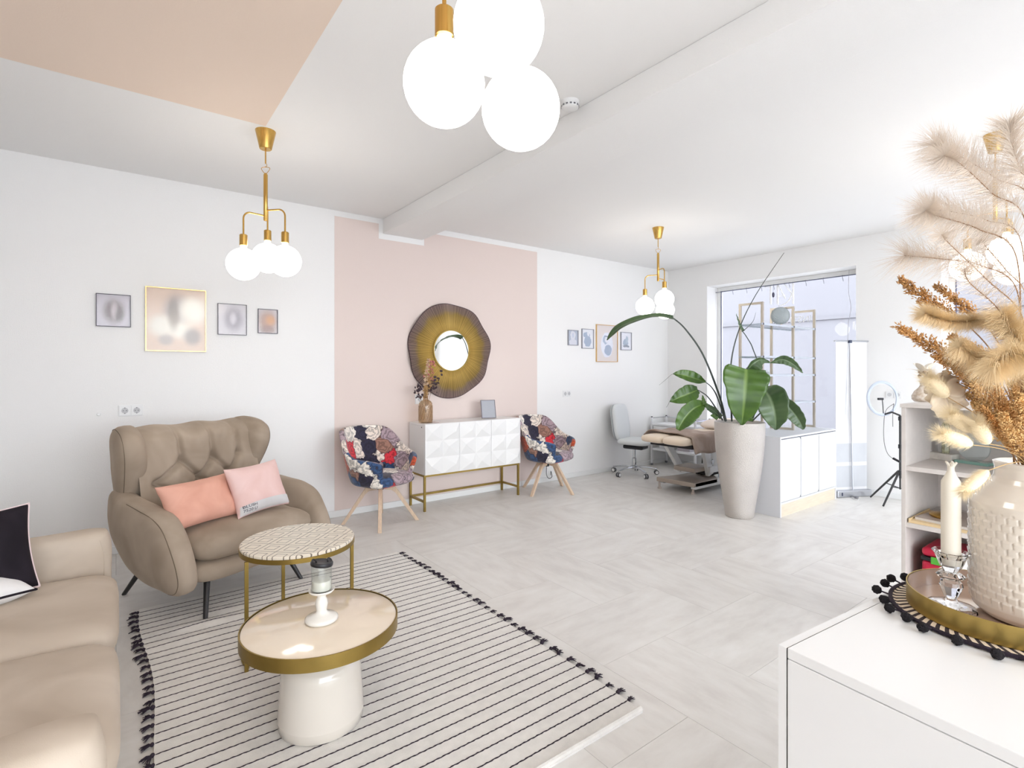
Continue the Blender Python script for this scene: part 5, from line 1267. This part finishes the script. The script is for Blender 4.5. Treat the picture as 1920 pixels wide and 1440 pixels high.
# books, gold dish
p_ = onz(1772, 982, SHZ[1])
bk = thing('magazine', 'pale magazine lying on the wooden tray in the shelf unit', 'magazine', (UX + .19, UY - .165, SHZ[1] + .0125), R(82))
MB().box(-.105, .105, -.15, .15, 0, .012).build('pages', mat('page_white', S(222, 216, 210), .7), bk, smooth=0)
MB().box(-.107, .107, -.152, .152, .012, .014).build('cover', mat('taupe_cover', S(170, 156, 146), .35, var=.15, vs=6), bk, smooth=0)
ty = thing('wooden_tray', 'light wooden tray with rim in the shelf unit', 'tray', (UX + .17, UY - .17, SHZ[1]))
MB().box(-.155, .155, -.14, .14, 0, .012).build('board', mat('light_bamboo', S(222, 196, 152), .5, var=.08, vs=6), ty, smooth=0)
for y in (-.145, .14): MB().box(-.155, .155, y, y + .005, 0, .020).build('rim', MATS['light_bamboo'], ty, smooth=0)
gd = thing('gold_dish', 'small round gold dish with lid on the magazine', 'dish', (UX + .15, UY - .135, SHZ[1] + .0265))
MB().lathe([(.001, 0), (.055, 0), (.062, .006), (.062, .012), (.05, .018), (.02, .022), (.001, .023)], 40, caps=False).build('dish', brass, gd, smooth=50)
# red cool box
cbx = thing('cool_box', 'red box with black band and green clip on the lower shelf', 'box', (UX + .17, UY - .235, SHZ[2]))
redp = mat('crimson_plastic', S(190, 28, 62), .35)
MB().box(-.12, .12, -.17, .17, 0, .11).build('body', redp, cbx, smooth=40, bevel=.02, seg=3)
MB().box(-.122, .122, -.172, .172, .108, .128).build('band', black_plastic, cbx, smooth=40, bevel=.006)
MB().box(-.12, .12, -.17, .17, .128, .172).build('lid', redp, cbx, smooth=40, bevel=.018, seg=3)
MB().box(-.126, -.120, .06, .13, .100, .134).build('clip', mat('green_clip', S(86, 168, 60), .4), cbx, smooth=0, bevel=.002)

# ------------------------------------------------------------------ foreground sideboard
FW_, FD_ = 1.175, .43; rz5 = R(175.0)
cn = onz(1455, 1205, SBT)
sb2 = sideboard('white sideboard in the foreground carrying the dried grass vase', (cn.x - FW_ * math.cos(rz5), cn.y - FW_ * math.sin(rz5), 0), FW_, FD_, rz5)
# round mat with pompoms
MX, MY, MR = 1.485, .262, .190
pm = thing('pompom_mat', 'round woven mat with black pompoms under the gold tray', 'place mat', (MX, MY, SBT))
def mat_weave():
    m = bpy.data.materials.new('black_cream_weave'); m.use_nodes = True; nt = m.node_tree; b = nt.nodes['Principled BSDF']
    tc = nd(nt, 'ShaderNodeTexCoord'); sx = nd(nt, 'ShaderNodeSeparateXYZ'); nt.links.new(tc.outputs['Object'], sx.inputs[0])
    at2 = nd(nt, 'ShaderNodeMath', operation='ARCTAN2'); nt.links.new(sx.outputs[1], at2.inputs[0]); nt.links.new(sx.outputs[0], at2.inputs[1])
    ln = nd(nt, 'ShaderNodeVectorMath', operation='LENGTH'); nt.links.new(tc.outputs['Object'], ln.inputs[0])
    # herringbone: slanted stripes flip with radius
    pp = nd(nt, 'ShaderNodeMath', operation='PINGPONG'); pp.inputs[1].default_value = .030; nt.links.new(ln.outputs['Value'], pp.inputs[0])
    a1 = nd(nt, 'ShaderNodeMath', operation='MULTIPLY'); a1.inputs[1].default_value = 62; nt.links.new(at2.outputs[0], a1.inputs[0])
    a2 = nd(nt, 'ShaderNodeMath', operation='MULTIPLY_ADD'); a2.inputs[1].default_value = 230; nt.links.new(pp.outputs[0], a2.inputs[0]); nt.links.new(a1.outputs[0], a2.inputs[2])
    sn = nd(nt, 'ShaderNodeMath', operation='SINE'); nt.links.new(a2.outputs[0], sn.inputs[0])
    g_ = nd(nt, 'ShaderNodeMath', operation='GREATER_THAN'); g_.inputs[1].default_value = .1; nt.links.new(sn.outputs[0], g_.inputs[0])
    mx = nd(nt, 'ShaderNodeMix', data_type='RGBA'); mx.inputs[6].default_value = S(224, 208, 186); mx.inputs[7].default_value = S(48, 38, 42)
    nt.links.new(g_.outputs[0], mx.inputs[0]); nt.links.new(mx.outputs[2], b.inputs['Base Color']); b.inputs['Roughness'].default_value = .9
    return m
MB().lathe([(.001, .0), (MR, .0), (MR, .005), (.001, .006)], 72, caps=False).build('woven_disc', mat_weave(), pm, smooth=30)
MB().tube([(MR * math.cos(a), MR * math.sin(a), .005) for a in [2 * PI * i / 72 for i in range(73)]], .0045, 6).build('edge_cord', strip_m, pm)
pomm = mat('black_wool', S(30, 24, 30), .95, bump=1.0, bs=500)
def pom_mesh():
    mb = MB(); q = random.Random(1)
    mb.sphere((0, 0, 0), .0095, 14, 10)
    mb.v = [tuple(V(p) * (1 + q.uniform(-.12, .14))) for p in mb.v]
    o = mb.build('pompom', pomm); me = o.data; bpy.data.objects.remove(o); return me
pom = pom_mesh()
NP = 27
for k in range(NP):
    a = 2 * PI * k / NP + .04 * math.sin(k * 5.1); rr = MR + .022 + .004 * math.sin(k * 3.3)
    o = bpy.data.objects.new('pompom', pom); COL.objects.link(o); o.parent = pm; o.location = (rr * math.cos(a), rr * math.sin(a), .0105); o.rotation_euler = (k, k * 2, 0)
    MB().tube([(MR * math.cos(a), MR * math.sin(a), .005), (rr * math.cos(a), rr * math.sin(a), .0105)], .0018, 5).build('pompom_string', strip_m, pm)
# gold tray
TRR, TZ = .160, SBT + .006
gt = thing('gold_tray', 'round gold tray with a raised rim on the pompom mat', 'tray', (MX, MY, TZ))
goldt = mat('polished_antique_gold', S(184, 158, 92), .36, 1.0, var=.15, vs=5)
MB().lathe([(.001, 0), (TRR, 0), (TRR + .001, .001), (TRR + .001, .042), (TRR - .001, .042), (TRR - .002, .004), (.001, .004)], 96, caps=False).build('wall', goldt, gt, smooth=30)
MB().lathe([(.001, .0042), (TRR - .003, .0042), (TRR - .0022, .0413)], 96, caps=False).build('inner_lining', mat('rose_beige_lacquer', S(206, 180, 162), .18, coat=.5), gt, smooth=30)
TF = TZ + .0044
# candle and crystal holder
p_ = onz(1783, 1142, TF)
hd = thing('crystal_candlestick', 'cut crystal candlestick on the gold tray', 'candle holder', (p_.x, p_.y, TF))
MB().lathe([(.001, 0), (.040, 0), (.045, .003), (.044, .009), (.030, .014), (.014, .018), (.010, .024)], 12, caps=False).build('foot', crystal, hd, smooth=0)
MB().lathe([(.009, .0245), (.013, .030), (.021, .052), (.019, .060), (.012, .064)], 9, caps=False).build('stem', crystal, hd, smooth=0)
MB().lathe([(.012, .0645), (.022, .068), (.026, .073), (.020, .078), (.014, .082)], 10, caps=False).build('knop', crystal, hd, smooth=0)
MB().lathe([(.013, .0825), (.019, .092), (.029, .118), (.034, .124), (.030, .125), (.0195, .112), (.0185, .098), (.001, .097)], 10, caps=False).build('cup', crystal, hd, smooth=0)
cd_ = thing('candle', 'tall ivory candle in the crystal candlestick', 'candle', (p_.x, p_.y, TF + .0975))
ivory = mat('ivory_candle', S(236, 228, 212), .45)
MB().lathe([(.001, 0), (.0172, 0), (.0172, .018), (.0172, .17), (.0168, .178), (.010, .190), (.0065, .200), (.006, .206), (.0068, .210), (.001, .210)], 28, (0, 0, 0), caps=False).build('wax', ivory, cd_, smooth=40)
for k in range(5):
    a = 2 * PI * k / 5; MB().tube([(0, 0, .206), (.005 * math.cos(a), .005 * math.sin(a), .213), (.010 * math.cos(a), .010 * math.sin(a), .219)], [.003, .0035, .002], 6).build('wax_frill', ivory, cd_)
# ceramic vase with a basket-weave relief
VX, VY = 1.510, .214
vs_ = thing('ceramic_vase', 'glazed cream vase with basket weave relief on the gold tray', 'vase', (VX, VY, TF))
VR, VHT = .106, .322
vprof = [(.001, .0), (.070, .0), (.088, .006), (.100, .018), (VR, .034), (VR, .228), (.106, .238), (.098, .252), (.084, .268), (.072, .280), (.066, .292), (.064, .310), (.067, .322)]
def vrad(z):
    for (r0, z0), (r1, z1) in zip(vprof[:-1], vprof[1:]):
        if z0 <= z <= z1: return r0 + (r1 - r0) * (z - z0) / max(1e-6, z1 - z0)
    return vprof[-1][0]
NA, NZ = 288, 150; ncol, rowh = 36, .0155
def vpt(u, v):
    z = v * VHT; r = vrad(z); a = 2 * PI * u
    if .034 < z < .226:
        row = (z - .034) / rowh; ri = int(row); cf = (u * ncol + (.5 if ri % 2 else 0)) % 1.0; rf = row - ri
        bump_ = (min(1, cf / .12) * min(1, (1 - cf) / .10)) * (.25 + .75 * rf) if True else 0
        r += .0032 * bump_ - .0016
    return (r * math.cos(a), r * math.sin(a), z)
mb = MB(); mb.grid(vpt, NA, NZ, True)
mb.lathe([(.067, .322), (.062, .324), (.058, .318), (.056, .25), (.05, .05), (.001, .04)], 48, caps=False)
mb.build('body', mat('cream_glaze', S(232, 221, 206), .16, coat=.6), vs_, smooth=60)
MOUTH = V((VX, VY, TF + .318))

# ------------------------------------------------------------------ dried grasses
VD = depth(MOUTH)
cream_h = mat('pampas_cream', S(226, 211, 195), .9, var=.06, vs=20)
tan_h = mat('pampas_tan', S(240, 214, 170), .9, var=.12, vs=20)
brown_h = mat('reed_brown', S(192, 142, 84), .9, var=.2, vs=50)
gold_h = mat('reed_gold', S(214, 172, 114), .9, var=.2, vs=50)
stalk_m = mat('dry_stalk', S(150, 112, 76), .8)
def base_path(pts, deps, rise=.05):
    """path from inside the vase mouth through pixel points"""
    P = [at(x, y, VD + d) for (x, y), d in zip(pts, deps)]
    d0 = (P[0] - MOUTH); h = V((d0.x, d0.y, 0)); h = h.normalized() if h.length > 1e-4 else V((0, 0, 0))
    b0 = MOUTH + h * min(.045, d0.length * .25)
    return [MOUTH - UP * .10 - h * .02, b0] + P
def hairs(mb, path, t0, L0, L1, n, w_, q, fwd=.75, droop=.25, flatn=None, jit=.25):
    M = len(path)
    for i in range(n):
        t = t0 + (1 - t0) * q.random() ** .8; f = t * (M - 1); k = min(M - 2, int(f)); p = path[k].lerp(path[k + 1], f - k)
        T = (path[k + 1] - path[k]).normalized()
        a = q.uniform(0, 2 * PI); s1 = T.orthogonal().normalized(); s2 = T.cross(s1)
        rad = s1 * math.cos(a) + s2 * math.sin(a)
        l = (L0 + (L1 - L0) * (t - t0) / (1 - t0)) * q.uniform(.55, 1.1)
        d = (T * (fwd + q.uniform(-jit, jit)) + rad).normalized()
        m_ = p + d * (l * .5); e_ = p + d * l + T * (l * .10) - UP * (l * droop * q.random())
        sd_ = d.cross(CAM - p); sd_ = sd_.normalized() * w_ if sd_.length > 1e-5 else rad * w_
        k0 = len(mb.v); mb.v += [tuple(p - sd_), tuple(p + sd_), tuple(m_ + sd_ * .7), tuple(m_ - sd_ * .7), tuple(e_)]
        mb.f += [(k0, k0 + 1, k0 + 2, k0 + 3), (k0 + 3, k0 + 2, k0 + 4)]
def pampas(label, pts, deps, L0, L1, n, w_, material, t0=.45, seed=0, r=.0014, fwd=.75, droop=.2):
    q = random.Random(seed); t = thing('pampas_stem', label, 'pampas grass', MOUTH, 0, 'dried grasses in the cream vase')
    path = [p - MOUTH for p in spline(base_path(pts, deps), 14)]; L = len(path)
    MB().tube(path, [r * (1.25 - .9 * i / L) for i in range(L)], 5).build('stalk', stalk_m, t)
    wp = [p + MOUTH for p in path]; mb = MB(); hairs(mb, wp, t0, L0, L1, n, w_, q, fwd, droop)
    mb.v = [tuple(V(p) - MOUTH) for p in mb.v]
    o = mb.build('plume', material, t, smooth=0); o['kind'] = 'stuff'
def dd(n, a, b): return [a + (b - a) * i / max(1, n - 1) for i in range(n)]
PP = [
 ('pale feathery pampas stem whose tip reaches beside the lamp canopy', [(1925, 700), (1925, 425), (1860, 362), (1803, 309), (1770, 292)], .0, -.06, .085, .060, 1000, cream_h),
 ('pale feathery pampas stem, uppermost of those leaning left', [(1935, 690), (1940, 395), (1865, 333), (1783, 283), (1752, 270)], .05, .02, .085, .060, 1000, cream_h),
 ('pale pampas stem crossing the corner where ceiling meets wall', [(1915, 690), (1905, 480), (1835, 430), (1758, 405), (1735, 395)], -.05, -.10, .085, .055, 1050, cream_h),
 ('pale pampas stem just above the lit globes', [(1920, 690), (1915, 455), (1850, 413), (1780, 396), (1740, 392)], .03, .06, .08, .055, 850, cream_h),
 ('pale pampas stem reaching furthest left, nearly level', [(1915, 680), (1905, 540), (1840, 498), (1760, 485), (1695, 479)], -.03, -.05, .075, .065, 850, cream_h),
 ('thin pampas stem crossing before the lit globe', [(1920, 690), (1915, 590), (1850, 524), (1780, 457), (1765, 440)], -.08, -.14, .045, .035, 420, cream_h),
 ('thin pampas stem before the purple window', [(1918, 700), (1905, 640), (1870, 578), (1818, 530), (1808, 505)], -.10, -.16, .045, .04, 380, cream_h),
 ('thin pampas stem rising right of the lit globe', [(1925, 700), (1925, 560), (1885, 505), (1848, 462), (1838, 450)], -.02, -.04, .045, .035, 450, cream_h),
 ('upright pale pampas stem at the right edge of the photo', [(1930, 690), (1935, 380), (1912, 318), (1897, 268), (1893, 232)], -.02, -.04, .08, .06, 900, cream_h),
]
for i, (lab, pts, d0, d1, L0, L1, n, m_) in enumerate(PP): pampas(lab, pts, dd(len(pts), d0, d1), L0, L1, int(n * 1.15), .00028, m_, seed=i, t0=.52)
pampas('dense tan pampas plume bending left below the globes', [(1920, 720), (1925, 640), (1870, 602), (1790, 603), (1735, 588)], dd(5, -.05, -.12), .034, .03, 6500, .0003, tan_h, t0=.48, seed=21, fwd=.9)
pampas('dense tan pampas plume drooping to the middle', [(1915, 760), (1915, 700), (1885, 678), (1835, 672), (1800, 650)], dd(5, -.10, -.16), .040, .032, 6500, .0003, tan_h, t0=.46, seed=22, fwd=.7, droop=.6)
pampas('dense tan pampas plume at the right edge above the vase', [(1925, 760), (1935, 720), (1925, 660), (1895, 620), (1880, 590)], dd(5, -.12, -.14), .045, .04, 4500, .0003, tan_h, t0=.40, seed=23, fwd=.7, droop=.5)
pampas('dense cream pampas plume low at the right edge', [(1930, 760), (1940, 700), (1920, 670), (1890, 665), (1860, 690)], dd(5, -.15, -.20), .045, .04, 4500, .0003, tan_h, t0=.40, seed=24, fwd=.7, droop=.7)
def seed_mesh(mb, p, d, l, r):
    s1 = d.orthogonal().normalized(); s2 = d.cross(s1); k = len(mb.v); m_ = p + d * (l * .5)
    mb.v += [tuple(p)] + [tuple(m_ + (s1 * math.cos(a) + s2 * math.sin(a)) * r) for a in (0, 2.09, 4.19)] + [tuple(p + d * l)]
    mb.f += [(k, k + 1, k + 2), (k, k + 2, k + 3), (k, k + 3, k + 1), (k + 4, k + 2, k + 1), (k + 4, k + 3, k + 2), (k + 4, k + 1, k + 3)]
def reed(label, pts, deps, spread, nb, material, t0, seed, sl=.007, sr=.0016, per=9):
    """brown grass head: side branches carrying many small seeds"""
    q = random.Random(seed); t = thing('reed_stem', label, 'dried grass', MOUTH, 0, 'dried grasses in the cream vase')
    path = [p - MOUTH for p in spline(base_path(pts, deps), 14)]; L = len(path)
    MB().tube(path, [.0018 - .0010 * i / L for i in range(L)], 5).build('stalk', stalk_m, t)
    mb = MB()
    for i in range(nb):
        u = t0 + (1 - t0) * i / nb; f = u * (L - 1); k = min(L - 2, int(f)); p = path[k].lerp(path[k + 1], f - k)
        T = (path[k + 1] - path[k]).normalized(); a = q.uniform(0, 2 * PI); s1 = T.orthogonal().normalized(); rad = s1 * math.cos(a) + T.cross(s1) * math.sin(a)
        bl = spread * (1.05 - .8 * (u - t0) / (1 - t0)) * q.uniform(.6, 1.1); d = (T * 1.5 + rad * .75).normalized()
        for s_ in range(per):
            pp_ = p + d * (bl * (s_ + .5) / per) + V((q.gauss(0, 1), q.gauss(0, 1), q.gauss(0, 1))) * .0014
            dv = (d + V((q.gauss(0, 1), q.gauss(0, 1), q.gauss(0, 1))) * .45).normalized()
            seed_mesh(mb, pp_, dv, sl * q.uniform(.7, 1.2), sr * q.uniform(.8, 1.2))
    o = mb.build('seed_head', material, t, smooth=0); o['kind'] = 'stuff'
reed('brown seed head spike, highest on the left over the white wall', [(1900, 760), (1860, 660), (1790, 590), (1740, 562), (1692, 527)], dd(5, -.02, -.03), .045, 90, brown_h, .66, 31)
reed('brown seed head spike just right of the highest one', [(1905, 760), (1880, 660), (1840, 600), (1800, 570), (1760, 538)], dd(5, .02, .03), .035, 70, brown_h, .68, 32)
reed('dark brown seed head spike pointing left above the magnolia', [(1895, 800), (1860, 745), (1810, 695), (1750, 650), (1690, 618)], dd(5, -.06, -.10), .055, 130, brown_h, .50, 33)
reed('short brown seed head between the tan plumes', [(1905, 790), (1890, 740), (1850, 680), (1820, 655), (1788, 634)], dd(5, .0, .02), .04, 80, brown_h, .60, 34)
reed('brown seed head just below the middle of the bunch', [(1898, 820), (1870, 770), (1835, 725), (1795, 690), (1760, 668)], dd(5, -.08, -.14), .05, 110, brown_h, .48, 35)
for i, (tip, dpt) in enumerate((((1800, 694), -.10), ((1826, 722), -.14), ((1850, 716), -.06), ((1872, 735), -.16), ((1897, 720), -.12), ((1912, 745), -.18), ((1845, 770), -.16), ((1880, 780), -.20), ((1862, 700), .0), ((1905, 690), -.02), ((1830, 760), -.12), ((1815, 740), -.05))):
    x, y = tip; mx_ = (x + 1910) / 2 + 8; my_ = (y + 868) / 2
    reed('tan reed head in the thick bunch over the vase, %s' % ('tip furthest left', 'second from the left', 'behind the second from the left', 'front middle', 'tall and upright right of middle', 'near the right edge', 'short one at the left front', 'short one at the front middle', 'rear middle', 'rear right', 'low left one', 'behind the low left one')[i],
         [(mx_, my_), ((mx_ + x) / 2, (my_ + y) / 2), (x, y)], [dpt * .6, dpt * .85, dpt], .028, 120, gold_h if i % 3 else brown_h, .34, 50 + i, .006, .0015, 8)
# bunny tails
bunny_m = mat('bunny_tail_cream', S(244, 226, 190), .9, var=.06, vs=30)
def bunny(label, a, b, dep, seed, wd=.0105):
    q = random.Random(seed); A2 = at(*a, VD + dep); B2 = at(*b, VD + dep - .01)       # a = stem side, b = tip
    t = thing('bunny_tail', label, 'bunny tail grass', MOUTH, 0, 'bunny tails in the cream vase')
    mid = A2 * .5 + MOUTH * .5 + UP * .01
    h = (A2 - MOUTH); h.z = 0; h = h.normalized() * .045
    path = spline([MOUTH - UP * .09 - h * .4, MOUTH + h, mid, A2], 8)
    MB().tube([p - MOUTH for p in path], .0008, 5).build('stalk', mat('straw_stalk', S(196, 160, 108), .8), t)
    d = B2 - A2; L = d.length; u = d.normalized(); s1 = u.orthogonal().normalized(); s2 = u.cross(s1); c_ = (A2 + B2) / 2 - MOUTH
    MB().sphere((0, 0, 0), 1, 16, 12, m=frame(c_, s1 * wd, s2 * wd, u * (L / 2))).build('head', bunny_m, t, smooth=180)
    mb = MB(); hairs(mb, [A2 - u * .002, (A2 + B2) / 2, B2], .0, wd * 2.3, wd * 2.2, 1800, .00018, q, 1.0, .05)
    mb.v = [tuple(V(p) - MOUTH) for p in mb.v]; o = mb.build('bristles', bunny_m, t, smooth=0); o['kind'] = 'stuff'
bunny('bunny tail in front of the cream petals', (1776, 744), (1741, 708), -.10, 1, .0125)
bunny('bunny tail below the cream petals, against the shelf', (1824, 808), (1780, 776), -.12, 2, .0125)
bunny('bunny tail pointing left just above the candle', (1822, 834), (1764, 813), -.16, 3, .0115)
bunny('bunny tail hanging beside the reed bunch', (1853, 832), (1828, 790), -.14, 4, .012)
bunny('bunny tail hanging down at the shoulder of the vase', (1853, 882), (1806, 922), -.09, 5, .0105)
# preserved cream bloom
pb_ = at(1762, 735, VD - .06)
cf = thing('cream_bloom', 'dried bloom of cream papery petals left of the reeds', 'dried flower', MOUTH)
h = (pb_ - MOUTH); h.z = 0; h = h.normalized() * .045
MB().tube([p - MOUTH for p in spline([MOUTH - UP * .09 - h * .4, MOUTH + h, (MOUTH + pb_) / 2 + UP * .01, pb_], 8)], .0012, 5).build('stalk', stalk_m, cf)
pet_m = mat('cream_papery_petal', S(246, 230, 206), .8, var=.06, vs=25)
q = random.Random(4)
for k in range(11):
    a = 2 * PI * k / 11 + q.uniform(-.2, .2); lay = k % 2
    d = (RT * math.cos(a) + UP * math.sin(a)); e_ = (d + (-FW) * (.25 + .35 * lay)).normalized(); sd_ = e_.cross(FW).normalized(); l = .046 * q.uniform(.8, 1.15)
    mb = MB(); mb.grid(lambda u, v: (pb_ - MOUTH) + e_ * (l * v) + sd_ * ((u - .5) * .040 * math.sin(PI * (v * .72 + .1))) - FW * (.008 * math.sin(v * 3 + k) + .006 * math.sin(u * 6 + k)), 8, 8)
    o = mb.build('petal', pet_m, cf, smooth=180); o.modifiers.new('s', 'SOLIDIFY').thickness = .0008
# coloured shop front seen through window 2
MB().box(12.9, 12.95, -6, 1.2, .8, 3.6).build('shop_poster', mat('pink_lilac_poster', S(150, 116, 140), .7, col2=S(110, 118, 158), vs=.8), fac, smooth=0)['label'] = 'pink and lilac poster'
